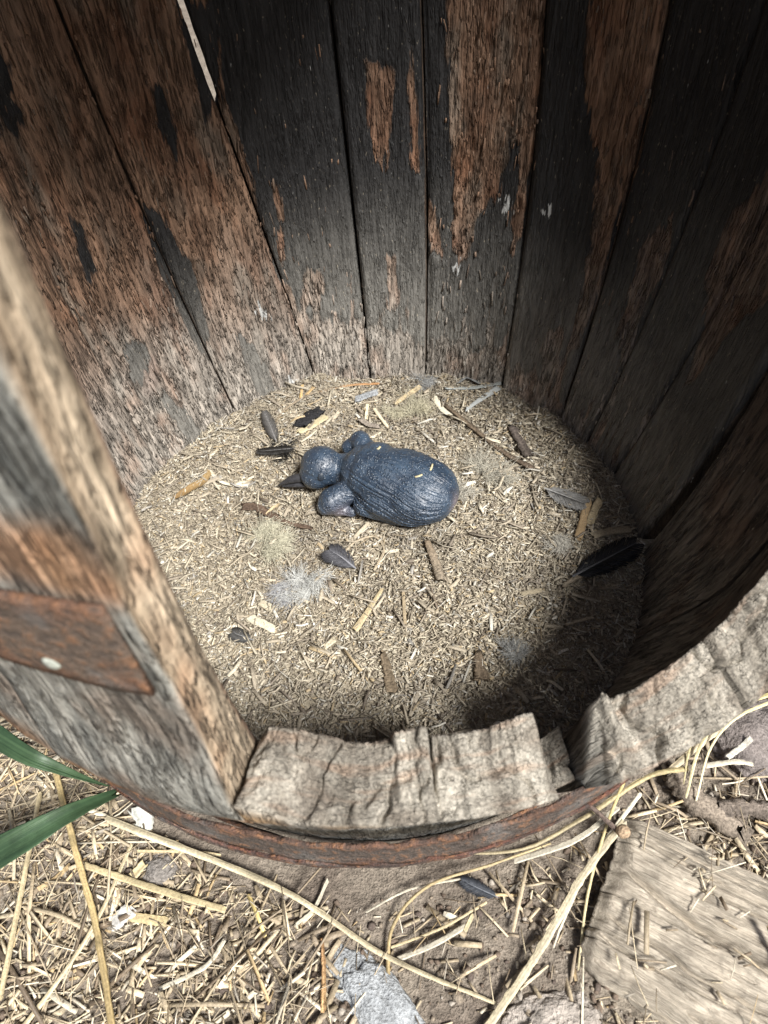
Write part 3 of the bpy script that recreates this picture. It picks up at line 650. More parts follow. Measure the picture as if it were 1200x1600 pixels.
# on the cask floor: name, path, width px, thickness m, colour, material, label, category, extra
FLOOR = [
 ('brown_leaf', [(280,775),(300,763),(318,752),(326,740)], 24, .0014, [(.28,.18,.08),(.36,.25,.12)], M_STRAW, 'curled golden-brown dry leaf near the left wall', 'leaf', dict(midw=.3, taper=(.6,.5), fold=.15)),
 ('straw_stalk', [(327,735),(345,752),(368,758),(395,757)], 7, .0012, PALE, M_STRAW, 'pale straw sliver curving beside the dry brown leaf', 'straw', {}),
 ('bark_strip', [(380,792),(400,792),(425,805),(452,818),(485,824)], 15, .0035, BARK, M_STICK, 'curved dark bark strip below the chick\'s beak', 'bark', dict(taper=(1.2,.5), nz=.3)),
 ('stick', [(695,632),(735,665),(785,705),(832,732)], 10, .0045, [(.17,.13,.09),(.10,.075,.055)], M_STICK, 'long thin brown stick lying behind the chick towards the right', 'stick', dict(taper=(.7,1.1), nz=.2)),
 ('wood_chip', [(679,622),(692,640),(705,648)], 12, .002, PALE, M_SHAVE, 'whitish chip at the upper end of the long stick', 'wood chip', {}),
 ('stick', [(800,668),(812,688),(826,712)], 17, .005, [(.14,.115,.10),(.11,.09,.075)], M_STICK, 'short stout grey-brown stick beside the lower end of the long stick', 'stick', dict(nz=.25)),
 ('stick', [(667,846),(678,872),(690,908)], 16, .006, [(.19,.145,.10),(.24,.20,.15)], M_STICK, 'short split brown stick lying in front of the chick', 'stick', dict(nz=.3, taper=(.7,1.1))),
 ('dry_leaf', [(695,606),(735,606),(778,599)], 19, .0014, (.40,.43,.42), M_FEATH, 'broad blue-grey blade fragment against the back wall', 'leaf', dict(taper=(.75,1), sq=4, roll=.35)),
 ('dry_leaf', [(728,640),(752,623),(778,606)], 15, .0014, (.42,.44,.43), M_FEATH, 'narrow blue-grey blade fragment slanting under the broad one', 'leaf', dict(taper=(.5,1), sq=4)),
 ('dry_leaf', [(716,598),(730,590),(752,600)], 18, .0014, (.27,.28,.28), M_FEATH, 'darker grey blade fragment standing behind the broad one', 'leaf', dict(taper=(.5,.8), sq=4, roll=.5)),
 ('bark_chip', [(468,664),(484,650),(502,640)], 26, .004, (.025,.025,.027), M_STICK, 'black charred bark flake at the foot of the back wall', 'bark', dict(nz=.25)),
 ('wood_chip', [(469,674),(488,664),(508,652)], 13, .003, (.66,.57,.36), M_SHAVE, 'square-cut yellowish chip leaning on the black bark flake', 'wood chip', dict(sq=5)),
 ('wood_chip', [(470,622),(472,602)], 6, .002, (.46,.32,.15), M_SHAVE, 'left of two orange slivers standing by the back wall', 'wood chip', {}),
 ('wood_chip', [(479,616),(490,605)], 6, .002, (.48,.34,.17), M_SHAVE, 'right of two orange slivers standing by the back wall', 'wood chip', {}),
 ('wood_sliver', [(500,612),(545,602),(592,599)], 6, .002, [(.26,.19,.12),(.44,.24,.11)], M_SHAVE, 'thin reddish-brown sliver lying along the foot of the back wall', 'wood sliver', {}),
 ('bark_chip', [(556,624),(572,618),(588,613)], 18, .003, (.23,.24,.25), M_STICK, 'smooth grey bark shard near the back wall', 'bark', dict(sq=4)),
 ('bark_chip', [(563,656),(576,665),(592,668)], 12, .003, (.25,.215,.18), M_STICK, 'curled grey-brown bark piece behind the chick\'s wing', 'bark', dict(fold=.3)),
 ('wood_sliver', [(572,655),(574,632)], 6, .002, (.64,.55,.38), M_SHAVE, 'upright pale sliver behind the chick, left of a slanting one', 'wood sliver', dict(sq=4)),
 ('wood_sliver', [(584,638),(606,668)], 6, .002, (.66,.58,.42), M_SHAVE, 'slanting pale sliver behind the chick', 'wood sliver', dict(sq=4)),
 ('wood_sliver', [(618,630),(640,615),(656,604)], 11, .002, (.52,.42,.26), M_SHAVE, 'long tan sliver among the yellow down at the back', 'wood sliver', dict(sq=4)),
 ('wood_chip', [(392,966),(410,975),(428,983)], 14, .0022, (.55,.50,.38), M_SHAVE, 'pale rectangular chip on the near left of the litter', 'wood chip', dict(sq=5)),
 ('wood_chip', [(408,942),(428,952)], 12, .002, (.43,.38,.28), M_SHAVE, 'smaller dull chip just above the pale rectangular one', 'wood chip', dict(sq=5)),
 ('wood_sliver', [(556,982),(575,955),(596,922)], 11, .0024, (.54,.44,.27), M_SHAVE, 'long tan sliver slanting upward in the middle of the litter', 'wood sliver', dict(sq=4, taper=(1,.5))),
 ('wood_chip', [(598,1020),(606,1050),(612,1078)], 18, .003, (.20,.155,.105), M_STICK, 'flat dark-brown wood piece near the broken sill', 'wood chip', dict(sq=3, nz=.35, taper=(.5,1))),
 ('wood_chip', [(748,1022),(750,1044),(752,1064)], 20, .004, (.19,.145,.10), M_STICK, 'blocky dark-brown wood piece at the edge of the shade', 'wood chip', dict(sq=3, nz=.4, taper=(.7,1))),
 ('wood_chip', [(508,1010),(522,1000)], 9, .002, (.62,.55,.40), M_SHAVE, 'small whitish chip left of the middle near the sill', 'wood chip', dict(sq=5)),
 ('wood_sliver', [(630,925),(633,975)], 5, .0018, (.40,.32,.21), M_SHAVE, 'thin brown upright sliver below the split stick', 'wood sliver', {}),
 ('wood_chip', [(903,842),(912,812),(918,785)], 14, .003, (.42,.30,.17), M_SHAVE, 'orange-tan chip standing at the right of the litter', 'wood chip', dict(sq=4)),
 ('wood_chip', [(922,815),(930,795),(938,780)], 13, .003, (.44,.36,.23), M_SHAVE, 'paler tan chip beside the orange-tan one at the right', 'wood chip', dict(sq=4)),
 ('wood_chip', [(925,838),(955,830),(982,828)], 14, .003, (.33,.28,.20), M_SHAVE, 'flat grey-tan slat touching the right wall', 'wood chip', dict(sq=5)),
 ('stick', [(880,915),(900,903),(920,893)], 9, .004, (.24,.20,.15), M_STICK, 'grey stub of stick under the black feather', 'stick', {}),
 ('wood_sliver', [(884,976),(905,970),(926,965)], 5, .002, (.40,.34,.25), M_SHAVE, 'thin pale sliver at the edge of the shade on the right', 'wood sliver', {}),
 ('wood_sliver', [(815,928),(845,922)], 8, .002, (.46,.39,.27), M_SHAVE, 'straight tan sliver between the split stick and the black feather', 'wood sliver', dict(sq=4)),
 ('straw_stalk', [(540,860),(556,846),(585,838),(600,858),(585,890)], 4, .0014, (.42,.35,.25), M_STRAW, 'curled dry stem beside the dark feather', 'stem', {}),
 ('straw_stalk', [(430,660),(445,640),(480,618),(520,606)], 5, .0016, (.25,.20,.14), M_STRAW, 'bent brown stem along the back wall left of the black bark flake', 'stem', {}),
]
for nm, path, wpx, th_, col, mt, lab, cat, kw in FLOOR:
    o = rod(nm, [inb(x, y, .002+th_*.4) for x, y in path], wpx*PX*.9, th_*.8, col, mt, **kw); tag(o, lab, cat)

# outside on the ground
def hi(pts): return [ing(x, y, l) for x, y, l in pts]
GROUND = [
 ('straw_stalk', [(168,1280,.012),(430,1385,.016),(600,1492,.012),(775,1568,.006)], 17, .0045, [(.58,.50,.34),(.54,.46,.30)], 'long pale straw stalk running diagonally below the hoop', dict(taper=(1.05,.45), nodes=2)),
 ('straw_stalk', [(86,1205,.02),(118,1330,.022),(150,1450,.018),(180,1640,.01)], 15, .006, [(.44,.34,.17),(.36,.27,.13)], 'golden-brown straw stalk crossing under the lower green leaf', dict(nodes=2)),
 ('straw_stalk', [(62,1240,.010),(42,1345,.012),(0,1560,.008)], 13, .004, STR, 'pale straw stalk at the left frame edge', dict(nodes=1)),
 ('straw_stalk', [(205,1320,.008),(150,1440,.012),(85,1540,.010),(20,1625,.006)], 11, .004, (.54,.45,.29), 'straw stalk slanting to the bottom left behind the golden one', dict(taper=(.8,1.1))),
 ('straw_stalk', [(133,1352,.012),(240,1388,.013),(350,1421,.009)], 15, .0022, (.58,.48,.28), 'flat yellow straw blade right of the golden-brown stalk', dict(sq=4)),
 ('straw_stalk', [(988,1190,.035),(948,1290,.028),(918,1400,.016),(904,1515,.006)], 11, .002, [(.56,.44,.19),(.66,.57,.35)], 'yellow straw blade hanging steeply beside the wooden slab', dict(taper=(.7,.5))),
 ('straw_stalk', [(975,1285,.026),(910,1370,.022),(840,1490,.014),(755,1615,.008)], 19, .003, [(.52,.45,.31),(.54,.47,.32)], 'broad straw blade running from the slab to the bottom edge', dict(taper=(.9,.9))),
 ('straw_stalk', [(1000,1240,.03),(925,1345,.022),(880,1440,.014),(865,1480,.010)], 12, .002, (.58,.53,.42), 'whitish straw blade next to the broad one', dict(taper=(.9,.3))),
 ('straw_stalk', [(640,1330,.012),(800,1330,.02),(900,1285,.028),(1010,1215,.034),(1075,1200,.03)], 14, .0026, [(.48,.41,.27),(.54,.44,.22)], 'long yellowish blade following the hoop at right', dict(taper=(.4,1))),
 ('straw_stalk', [(805,1345,.014),(900,1312,.02),(965,1262,.024)], 13, .002, PALE, 'pale flat straw pointing up to the twig', dict(sq=4)),
 ('straw_stalk', [(1215,1080,.05),(1140,1110,.06),(1095,1165,.048),(1072,1245,.02)], 12, .002, [(.52,.45,.20),(.66,.58,.36)], 'outer blade of the bent yellow straw sheaf at right', dict(taper=(1,.5))),
 ('straw_stalk', [(1215,1092,.05),(1150,1122,.058),(1110,1170,.045),(1088,1250,.018)], 9, .002, [(.60,.52,.28),(.70,.63,.42)], 'inner blade of the bent yellow straw sheaf at right', dict(taper=(1,.5))),
 ('straw_stalk', [(1215,1070,.05),(1130,1105,.056),(1082,1160,.045),(1068,1225,.022)], 9, .002, [(.48,.40,.17),(.60,.52,.30)], 'upper blade of the bent yellow straw sheaf at right', dict(taper=(1,.4))),
 ('straw_stalk', [(1010,1170,.03),(1050,1168,.034),(1090,1160,.034)], 13, .002, PALE, 'short whitish straw touching the hoop left of the sheaf', dict(sq=4)),
 ('straw_stalk', [(1045,1205,.03),(1090,1165,.04),(1125,1135,.042)], 20, .003, (.58,.49,.33), 'wide tan straw husk behind the bent sheaf', dict(taper=(.7,1))),
 ('straw_stalk', [(1102,1196,.02),(1150,1190,.022),(1178,1194,.02)], 13, .002, PALE, 'whitish flat straw lying right of the sheaf', dict(sq=4)),
 ('straw_stalk', [(1138,1182,.022),(1160,1166,.026),(1172,1155,.03)], 15, .003, (.58,.55,.47), 'short white straw stub right of the sheaf', dict(sq=4)),
 ('straw_stalk', [(1180,1060,.03),(1230,1030,.04)], 9, .002, (.62,.55,.32), 'yellow straw leaving the right frame edge below the sill', {}),
 ('straw_stalk', [(606,1542,.004),(613,1450,.010),(668,1385,.018),(770,1350,.016),(860,1318,.014)], 8, .003, [(.40,.30,.15),(.52,.42,.24)], 'thin golden straw arching below the hoop', dict(taper=(1.1,.7))),
 ('straw_stalk', [(572,1425,.006),(640,1390,.012),(735,1370,.010)], 5, .002, PALE, 'fine whitish straw beneath the golden arch', {}),
 ('straw_stalk', [(624,1498,.007),(680,1475,.008),(728,1446,.008)], 11, .003, PALE, 'short thick whitish straw right of the arching straw', dict(sq=4)),
 ('straw_stalk', [(726,1455,.008),(738,1430,.010)], 9, .002, STR, 'broken straw end bent against the short whitish straw', dict(sq=4)),
 ('straw_stalk', [(612,1480,.006),(690,1450,.008),(760,1410,.008)], 6, .002, STR, 'slender straw parallel to the short whitish one', {}),
 ('straw_stalk', [(388,1398,.008),(402,1430,.010),(414,1462,.006)], 9, .002, (.60,.47,.20), 'short yellow blade crossing under the long diagonal stalk', {}),
 ('straw_stalk', [(462,1445,.006),(490,1420,.007),(512,1375,.008)], 8, .002, PALE, 'short pale straw near the hoop left of the bare soil', dict(sq=4)),
 ('straw_stalk', [(250,1545,.006),(320,1510,.008),(350,1470,.008)], 10, .003, PALE, 'pale bent straw in the bottom left chaff', {}),
 ('straw_stalk', [(40,1418,.006),(90,1430,.010),(140,1455,.006)], 11, .004, (.45,.37,.25), 'dull straw tube between the two left stalks', {}),
 ('straw_stalk', [(215,1330,.008),(300,1331,.010),(345,1336,.006)], 8, .003, STR, 'level straw under the diagonal stalk by the green leaf', {}),
 ('wood_splinter', [(503,1466,.006),(506,1520,.007),(505,1584,.005)], 13, .005, [(.38,.22,.11),(.46,.30,.15)], 'upright reddish-brown wood splinter on the bare soil', dict(nz=.25, taper=(.6,1))),
 ('twig', [(908,1250,.042),(935,1270,.04),(965,1298,.038)], 12, .006, (.12,.09,.075), 'dark twig with a pale knob lying across the straw', {}),
 ('wood_chip', [(215,1262,.012),(225,1280,.012),(222,1298,.010)], 28, .002, (.58,.58,.52), 'white flake beside the tip of the lower green leaf', dict(sq=5)),
 ('wood_chip', [(178,1440,.008),(190,1430,.010),(204,1420,.008)], 24, .003, (.60,.58,.54), 'white flake among the chaff at left', dict(sq=4)),
 ('wood_chip', [(206,1432,.008),(258,1440,.008)], 14, .002, (.62,.50,.28), 'yellow chip touching the white flake in the chaff', dict(sq=5)),
 ('wood_chip', [(205,1370,.010),(225,1348,.010)], 14, .002, (.64,.53,.31), 'square yellowish chip above the flat yellow blade', dict(sq=5)),
 ('bark_chip', [(1052,1205,.01),(1085,1245,.012),(1160,1300,.008)], 44, .012, (.20,.165,.13), 'fibrous grey bark lying behind the wooden slab', dict(nz=.3)),
 ('bark_chip', [(1120,1265,.01),(1170,1262,.012),(1240,1280,.01)], 30, .010, (.17,.14,.115), 'dark fibrous bark at the right frame edge', dict(nz=.3)),
]
things = {}
for nm, path, wpx, th_, col, lab, kw in GROUND:
    mt = M_STICK if nm in ('twig', 'bark_chip', 'wood_splinter') else M_STRAW
    cat = {'straw_stalk': 'straw', 'wood_splinter': 'wood splinter', 'twig': 'twig', 'wood_chip': 'wood chip', 'bark_chip': 'bark'}[nm]
    things[lab] = tag(rod(nm, hi(path), wpx*PG*(1 if nm in ('bark_chip', 'wood_chip') else .66), th_*(1 if nm == 'bark_chip' else .62), col, mt, n=40, k=10, streak=.9, **{**dict(fold=-.10, nz=.16), **kw}), lab, cat)
# knob of the twig
tw = things['dark twig with a pale knob lying across the straw']
bm = bmesh.new(); bmesh.ops.create_icosphere(bm, subdivisions=3, radius=.0055)
c = Vector(ing(974, 1299, .040))-tw.location
for v in bm.verts: v.co = v.co*(1+.12*float(vnoise(v.co.x*400, v.co.y*400, v.co.z*400))); v.co.z *= .8; v.co += c
me = bpy.data.meshes.new('knob'); bm.to_mesh(me); bm.free()
a = me.attributes.new('tint', 'FLOAT_COLOR', 'POINT'); a.data.foreach_set('color', np.tile(np.array((.40, .29, .19, 1), np.float32), len(me.vertices)))
link('knob', me, M_STICK, tw)

# green leaf blades
tag(rod('green_leaf', [ing(-40, 1130, .09), ing(40, 1180, .10), ing(100, 1205, .085), ing(160, 1226, .06)], .0165, .0012, (.1, .2, .05), M_LEAF, n=40, k=16, taper=(1.2, .12), nz=.03, fold=.16), 'upper green grass leaf slipping behind the hoop at left', 'leaf')
tag(rod('green_leaf', [ing(-60, 1370, .075), ing(30, 1318, .085), ing(110, 1272, .08), ing(186, 1238, .06)], .027, .0012, (.1, .2, .05), M_LEAF, n=40, k=16, taper=(1.2, .28), nz=.03, fold=.16), 'lower broad green grass leaf with its tip towards the hoop', 'leaf')

# weathered slab
def slab():
    A, B = at(984, 1262, -.034), at(908, 1492, -.034); ex = at(1200, 1405, -.034)-at(985, 1300, -.034); ex[2] = 0; ex /= np.linalg.norm(ex)
    ev = B-A; W_ = np.linalg.norm(ev); nu, nv = 190, 150; L = .36
    tu = np.linspace(0, 1, nu)[:, None]; tv = np.linspace(0, 1, nv)[None]
    u, v = tu*L+0*tv, tv*W_*(1+.35*tu)+0*tu
    st = (.0035*fbm(v*22, 2.0, 1, 2)+.0012*fbm(v*420, 5., 1, 3))*(1-sstep(0, .03, u))
    sv = (.007*fbm(u*20, 3.0, 4, 3)+.002*fbm(u*160, 3.0, 4, 2))*sstep(.86, 1, tv)+.004*fbm(u*22, 8.0, 4, 3)*sstep(.2, 0, tv)
    P = A[None, None]+ex*(u+st)[..., None]+(ev/W_)[None, None]*(v+sv)[..., None]
    h = .0015*fbm(v*130, u*5, 3, 4)+.0012*fbm(v*320, u*22, 7, 3)-.0035*np.exp(-(fbm(v*60, u*2.5, 9, 3)/.035)**2)+.0007*fbm(v*600, u*120, 2, 2)+.002*fbm(v*16, u*5, 5, 2)
    for (c0, sl, wd_, dp, ph_) in ((.046, .17, .0032, .016, 1.), (.020, .02, .0010, .004, 5.), (.083, .06, .0018, .008, 8.), (.100, .10, .0016, .005, 11.)):
        h = h-dp*np.exp(-((v-(c0+sl*u+.010*fbm(u*18, ph_, 2, 4)))/wd_)**2)*sstep(.0, .02, u)*(.65+.35*vnoise(u*30, ph_))
    h = h-.012*(1-sstep(0, .020, np.minimum(v, W_*(1+.35*tu)-v)))-.008*(1-sstep(0, .014+.008*fbm(v*40, 1.0, 3, 2), u))
    top = P.copy(); top[..., 2] += h
    bot = P.copy(); bot[..., 2] = GZ-.012; bot += ex*.006
    n = nu*nv; Fs = grid_faces(nv, nu); F2 = (Fs+n)[:, ::-1]; side = []
    rim = [i*nv for i in range(nu)]+[(nu-1)*nv+j for j in range(1, nv)]+[i*nv+nv-1 for i in range(nu-2, -1, -1)]+[j for j in range(nv-2, 0, -1)]
    rim = np.array(rim); r2 = np.roll(rim, -1); side = np.stack([rim, r2, r2+n, rim+n], -1)
    V = np.concatenate([top.reshape(-1, 3), bot.reshape(-1, 3)]); gr = np.stack([u, v, h*4], -1).reshape(-1, 3); gr = np.concatenate([gr, gr+(0, 0, .04)])
    org = np.array([A[0], A[1], GZ]); me = mesh('wooden_slab', V-org, np.concatenate([Fs, F2, side]), None, gr)
    bm = bmesh.new(); bm.from_mesh(me); bmesh.ops.recalc_face_normals(bm, faces=bm.faces); bm.to_mesh(me); bm.free()
    o = link('wooden_slab', me, M_SLAB); o.location = Vector(org); return o
tag(slab(), 'cracked grey weathered wooden slab lying right of the cask', 'wood slab')

def stone(px, py, r, sc, col, lab, seed, sink=.3, mat=None):
    bm = bmesh.new(); bmesh.ops.create_icosphere(bm, subdivisions=5, radius=1)
    V = np.array([v.co[:] for v in bm.verts]); d = 1+.42*fbm(V[:, 0]*1.5+seed, V[:, 1]*1.5, V[:, 2]*1.5, 3)-.10*np.abs(fbm(V[:, 0]*3+seed, V[:, 1]*3, V[:, 2]*3, 3))*2+.06*fbm(V[:, 0]*8, V[:, 1]*8, V[:, 2]*8+seed, 3)
    V = V*d[:, None]*np.array(sc)*r
    for v, c in zip(bm.verts, V): v.co = c
    me = bpy.data.meshes.new('stone'); bm.to_mesh(me); bm.free()
    o = link('stone', me, mat_stone('stone_'+str(seed), col)); p = ing(px, py, r*sc[2]*sink); o.location = Vector(p); tag(o, lab, 'stone'); return o
o = stone(590, 1572, .055, (1.0, .40, .20), (.50, .52, .53), 'flat pale bluish-grey stone pointing up from the bottom edge', 3.1, .1); o.rotation_euler.z = -.85
stone(1175, 1150, .045, (1, .9, .5), (.30, .26, .24), 'speckled grey-brown stone at the right frame edge', 7.7, .1)
stone(870, 1592, .028, (1.3, .7, .45), (.52, .46, .40), 'small whitish stone at the bottom edge beside the slab', 5.2, -.2)
stone(250, 1358, .014, (1.2, .9, .6), (.33, .30, .27), 'grey pebble in the straw under the diagonal stalk', 9.4, .3)

def feather(base, tip, wid, col, lab, cat='feather', n=120, mat=None, lift=.0, bend=.0):
    base, tip = np.asarray(base, float), np.asarray(tip, float); L = np.linalg.norm(tip-base); t = np.linspace(.06, 1, n)
    pos, Ls, Ws, Ts, yaw, col_ = [], [], [], [], [], []
    for sgn in (-1, 1):
        prof = np.sin(np.pi*np.clip(t*.80+.12, 0, 1))**.7*wid*.5
        ln = prof*(.9+.2*rng.random(n)); ya = sgn*(math.radians(42)+rng.normal(0, .05, n))
        pos.append(np.stack([t*L*.93+np.cos(ya)*ln*.5*.9, np.sin(ya)*ln*.5, .0006+0*t+.0004*rng.random(n)-ln*.12], 1))
        Ls.append(ln*1.05); Ws.append(np.full(n, L/n*1.15)); Ts.append(np.full(n, .00018)); yaw.append(ya)
    pos = np.concatenate(pos); Ls, Ws, Ts, yaw = map(np.concatenate, (Ls, Ws, Ts, yaw)); m_ = len(pos)
    cc = np.tile(col, (m_, 1))*(.75+.5*rng.random((m_, 1)))
    V, F_, C = chips(pos, Ls, Ws, Ts, yaw, np.full(m_, -.05), rng.normal(0, .05, m_), np.full(m_, -.05), cc)
    ex = (tip-base)/L; ey = np.cross((0, 0, 1), ex); ey /= np.linalg.norm(ey); ez = np.cross(ex, ey)
    Rm = np.stack([ex, ey, ez], 1); V[:, 2] += bend*(V[:, 0]/L)*(1-V[:, 0]/L)*4*L
    root = empty('feather', Vector(base)); tag(root, lab, cat)
    o = link('vane', mesh('vane', V@Rm.T, F_, C), mat or M_FEATH, smooth=False); o.parent = root
    sp = rod('shaft', [np.zeros(3), (tip-base)*.5+np.array((0, 0, bend*L)), (tip-base)*.96], max(.0009, wid*.05), .0009, tuple(min(1, x*1.8+.08) for x in col), M_STRAW, n=14, k=6, taper=(1.2, .3)); sp.parent = root
    return root
feather(inb(556, 888, .004), inb(512, 858, .010), .036, (.085, .085, .095), 'broad dark grey feather curled in front of the chick', bend=.08)
feather(inb(396, 1000, .002), inb(362, 988, .004), .022, (.075, .073, .07), 'small black feather on the near left of the litter')
feather(inb(895, 900, .006), inb(1000, 845, .018), .042, (.020, .022, .027), 'large black feather against the right wall in the shade')
feather(inb(462, 700, .004), inb(398, 706, .008), .020, (.022, .020, .018), 'black downy feather lying just left of the chick\'s head')
feather(inb(432, 690, .005), inb(412, 640, .008), .022, (.10, .095, .09), 'dark grey feather lying up towards the back wall left of the chick\'s head')
feather(ing(778, 1402, .008), ing(718, 1374, .012), .017, (.05, .055, .065), 'slate-grey feather lying on the straw below the hoop')
feather(inb(850, 762, .005), inb(918, 788, .008), .034, (.23, .225, .215), 'tattered grey feather at the right of the litter')

def tuft(px, py, r, n, col, lab, seed_dir=None, flat=.22, cat='down'):
    c = inb(px, py, .0015); n = int(n*1.5); r = r*1.0
    cl = 9; cc_ = rng.normal(0, r*.42, (cl, 2)); ci = rng.integers(0, cl, n); cdir = rng.random(cl)*6.283      # a few plumes, each combed its own way
    th = cdir[ci]+rng.normal(0, .75, n) if seed_dir is None else seed_dir+rng.normal(0, .5, n); el = np.abs(rng.normal(0, flat, n)).clip(0, 1.4)
    L = r*rnd(n, .2, 1.2, 1.6); d = np.stack([np.cos(th)*np.cos(el), np.sin(th)*np.cos(el), np.sin(el)], 1)
    pos = d*L[:, None]*.5; pos[:, :2] += cc_[ci]+rng.normal(0, r*.12, (n, 2)); pos[:, 2] += rnd(n, 0, r*.16, 2)
    cc = np.tile(col, (n, 1))*(.72+.5*rng.random((n, 1)))
    V, F_, C = chips(pos, L, np.full(n, .00026), np.full(n, .0002), th+rng.normal(0, .2, n), el, rng.normal(0, .5, n), rng.normal(0, .30, n), cc, 4)
    o = link('down_tuft', mesh('down_tuft', V, F_, C), M_DOWN, smooth=False); o.location = Vector(c); tag(o, lab, cat, 'tufts of moulted down on the litter'); return o
YD, WD, GD = (.54, .50, .37), (.60, .60, .57), (.38, .38, .37)
tuft(655, 640, .020, 750, YD, 'large yellowish down tuft at the back between chick and blue-grey blades')
tuft(622, 645, .013, 420, (.58, .54, .40), 'small yellowish down tuft left of the large one at the back')
tuft(668, 596, .014, 260, GD, 'wispy grey down against the back wall')
tuft(418, 843, .023, 800, (.60, .57, .44), 'round pale yellow down tuft left of the dark curled feather')
tuft(482, 905, .020, 700, WD, 'white down tuft with a yellow heart below the dark curled feather')
tuft(450, 920, .018, 260, (.42, .42, .43), 'grey down wisps fanning left of the white tuft', 3.9)
tuft(770, 745, .024, 420, (.50, .47, .39), 'sparse tan down right of the chick\'s tail')
tuft(872, 855, .014, 350, (.58, .55, .48), 'small whitish down tuft beside the orange-tan chip')
tuft(800, 1012, .015, 300, (.40, .40, .38), 'grey-white down tuft in the shade near the sill')
tuft(445, 705, .016, 420, (.030, .028, .026), 'black fluff left of the chick\'s head')
tuft(722, 765, .016, 260, (.50, .47, .40), 'pale down touching the chick\'s tail')

# ------------------------------------------------------------------ the chick
O = at(622, 752, .030); t_ = at(692, 769, .030)-at(548, 733, .030); t_[2] = 0
EX = t_/np.linalg.norm(t_); EZ = np.array((0, 0, 1.)); EY = np.cross(EZ, EX)
bm = bmesh.new()
def blob(c, rad, ax=None):
    R3 = np.stack([EX, EY, EZ], 1) if ax is None else ax
    M4 = Matrix.Identity(4)
    for i in range(3):
        for j in range(3): M4[i][j] = R3[i, j]*rad[j]
        M4[i][3] = c[i]
    q = bmesh.ops.create_icosphere(bm, subdivisions=4, radius=1); bmesh.ops.transform(bm, matrix=M4, verts=q['verts'])
def limb(p, q, r0, r1, k=8):
    for t in np.linspace(0, 1, k): blob(np.asarray(p)*(1-t)+np.asarray(q)*t, (r0+(r1-r0)*t,)*3)
L_ = lambda s, v, z: O+EX*s+EY*v+EZ*(z-.030)
blob(L_(.003, .001, .030), (.062, .0385, .0305))
blob(L_(-.030, .005, .029), (.036, .036, .0295))
blob(L_(.024, -.003, .029), (.042, .0400, .0295))
blob(L_(.006, -.022, .021), (.047, .022, .021))
blob(L_(.050, -.003, .026), (.015, .029, .020))
HC = at(503, 728, .0265); blob(HC, (.0236, .0225, .0215)); blob(HC+np.array((-.008, -.006, -.006)), (.018, .017, .015))
limb(HC+np.array((.014, .0, -.008)), L_(-.052, .006, .022), .0175, .0225)
W0, W1 = at(548, 765, .022), at(518, 783, .014); limb(W0, W1, .0125, .0145); limb(W1, at(508, 792, .010), .0135, .0090)
limb(at(512, 796, .007), at(550, 800, .006), .0060, .0050)
U0, U1 = L_(-.040, .022, .034), at(563, 690, .033); limb(U0, U1, .012, .0125)
limb(U1, at(545, 700, .026), .0105, .0085)
limb(at(572, 788, .014), at(612, 803, .011), .0130, .0100); limb(at(612, 803, .011), at(628, 808, .008), .0090, .0070)
me0 = bpy.data.meshes.new('chick_raw'); bm.to_mesh(me0); bm.free()
tmp = bpy.data.objects.new('chick_raw', me0); COL.objects.link(tmp)
rm = tmp.modifiers.new('r', 'REMESH'); rm.mode = 'VOXEL'; rm.voxel_size = .0008
smd = tmp.modifiers.new('s', 'SMOOTH'); smd.factor = .5; smd.iterations = 42
dg = bpy.context.evaluated_depsgraph_get(); me = bpy.data.meshes.new_from_object(tmp.evaluated_get(dg)); bpy.data.objects.remove(tmp)
nv = len(me.vertices); V = np.empty(nv*3, np.float32); me.vertices.foreach_get('co', V); V = V.reshape(-1, 3).astype(float)
Nn = np.empty(nv*3, np.float32); me.vertices.foreach_get('normal', Nn); Nn = Nn.reshape(-1, 3)
q = V-O; s_, v_, z_ = q@EX, q@EY, q@EZ
phi = np.arctan2(z_+.004, -v_)
head = np.exp(-(np.linalg.norm(V-HC, axis=1)/.030)**4)
fl = sstep(-.060, -.030, s_)*sstep(.062, .050, s_)*sstep(2.1, 1.35, phi)*(1-head)
arc = phi*.037
wr = fbm(s_*30+arc*20, arc*600+s_*140+2.5*vnoise(s_*26, arc*34, 2.), 1.3, 2); wr = 1-2.6*np.abs(wr)
fine = fbm(V[:, 0]*300, V[:, 1]*300, V[:, 2]*300, 2)
bk = (1-fl)*(1-head)
d = fl*(.0013*wr+.0007*fbm(s_*80, arc*160, 4.4, 2)) + .0003*fine*(1-fl) + bk*(.0013*fbm(s_*70, arc*130, 2.2, 3)+.0009*fbm(V[:, 0]*90, V[:, 1]*90, V[:, 2]*90, 2)) + head*.0006*fbm(V[:, 0]*130, V[:, 1]*160, V[:, 2]*160, 2)
d += -.0016*np.exp(-((s_+.048)/.004)**2)*sstep(-.005, .01, z_)      # crease where the neck meets the back
V = V+Nn*d[:, None]
org = np.array([O[0], O[1], 0.0]); me.vertices.foreach_set('co', (V-org).astype(np.float32).ravel()); me.update()
a = me.attributes.new('pink', 'FLOAT', 'POINT')
pk = .75*np.exp(-(np.linalg.norm(V-L_(.064, -.006, .026), axis=1)/.009)**2)+.5*np.exp(-(np.linalg.norm(V-at(530, 801, .005), axis=1)/.012)**2)
a.data.foreach_set('value', pk.clip(0, 1).astype(np.float32)); me.name = 'chick'; me.materials.clear()
chick = link('chick', me, M_SKIN); chick.location = Vector(org)
tag(chick, 'naked blue-black bird chick lying asleep on the shavings with its beak to the left', 'chick')
M_BEAK = mat_plain('beak_horn', (.045, .045, .05), .35, 300, .5)
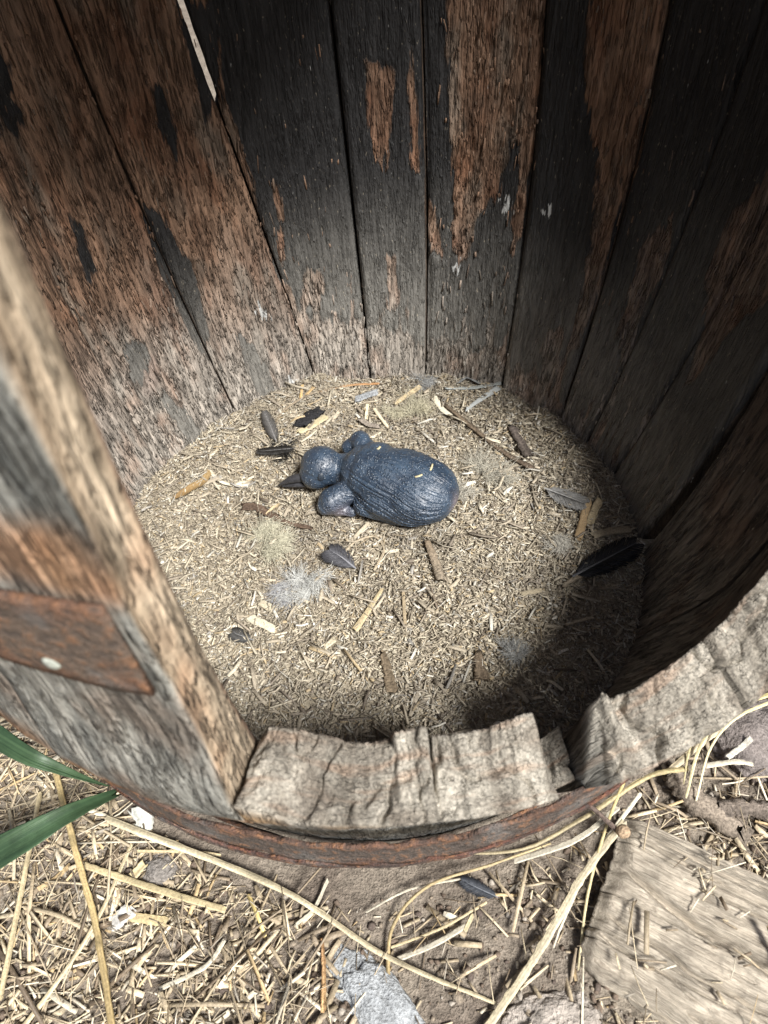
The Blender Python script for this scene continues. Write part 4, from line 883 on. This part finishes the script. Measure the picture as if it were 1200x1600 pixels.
def beak(name, pts, w0, th0):
    C_ = spline(pts, 24); T = np.gradient(C_, axis=0); T /= np.linalg.norm(T, axis=1)[:, None]; S = np.cross(T, (0, 0, 1)); S /= np.linalg.norm(S, axis=1)[:, None]; U = np.cross(S, T)
    t = np.linspace(0, 1, 24); w_ = w0*(1-t**1.3)+.0006; h_ = th0*(1-t**1.5)+.0006; k = 14; ph = np.arange(k)/k*2*np.pi
    Vb = C_[:, None]+S[:, None]*(np.cos(ph)[None]*w_[:, None])[..., None]+U[:, None]*(np.sin(ph)[None]*h_[:, None])[..., None]
    Fs = [list(map(int, f)) for f in grid_faces(k, 24, True)]+[list(range(k))[::-1], list(range(23*k, 24*k))]
    me = mesh(name, Vb.reshape(-1, 3)-org, Fs); o = link(name, me, M_BEAK); o.parent = chick; return o
b0 = HC+np.array((-.017, -.010, -.008))
beak('upper_beak', [b0+np.array((.006, .003, .001)), at(460, 748, .016), at(446, 753, .011), at(434, 759, .005)], .0062, .0048)
beak('lower_beak', [b0+np.array((.006, .001, -.007)), at(460, 757, .009), at(440, 760, .005)], .0056, .0032)
# closed eyelids
M_LID = mat_plain('eyelid_skin', (.035, .045, .06), .4, 700, .5)
for sg in (-1, 1):
    bm = bmesh.new(); bmesh.ops.create_uvsphere(bm, u_segments=20, v_segments=12, radius=1)
    fw = np.array((-.82, -.42, 0)); fw /= np.linalg.norm(fw); sd2 = np.array((-fw[1], fw[0], 0))*sg
    c = HC+fw*.009+sd2*.0180+np.array((0, 0, .003))-org
    q = Matrix.Translation(Vector(c)) @ Vector(sd2).to_track_quat('Z', 'X').to_matrix().to_4x4() @ Matrix.Diagonal((.0062, .0050, .0030, 1))
    bmesh.ops.transform(bm, matrix=q, verts=bm.verts); me = bpy.data.meshes.new('eyelid'); bm.to_mesh(me); bm.free()
    o = link('eyelid', me, M_LID); o.parent = chick
# flakes that fell on its back
def flake(s, v, z, L, yw, lab):
    V, F_, C = chips(np.zeros((1, 3)), np.array([L]), np.array([.0022]), np.array([.0005]), np.array([yw]), np.array([.1]), np.array([.2]), np.array([.1]), np.array([(.62, .54, .33)]))
    o = link('wood_flake', mesh('wood_flake', V, F_, C), M_SHAVE, smooth=False)
    hit = chick_ray(L_(s, v, .2)); o.location = Vector(hit)+Vector((0, 0, .0006)); tag(o, lab, 'wood flake')
def chick_ray(p):
    ok, loc, nn, ix = chick.ray_cast(Vector(p)-chick.location, Vector((0, 0, -1))); return (loc+chick.location) if ok else Vector(p)
bpy.context.view_layer.update()
flake(.036, .004, 0, .009, 1.2, 'pale flake nearest the tail on the chick\'s back')
flake(.028, -.012, 0, .008, .2, 'pale flake low on the chick\'s rump')
flake(-.026, .014, 0, .005, .8, 'tiny pale flake between the chick\'s shoulders')
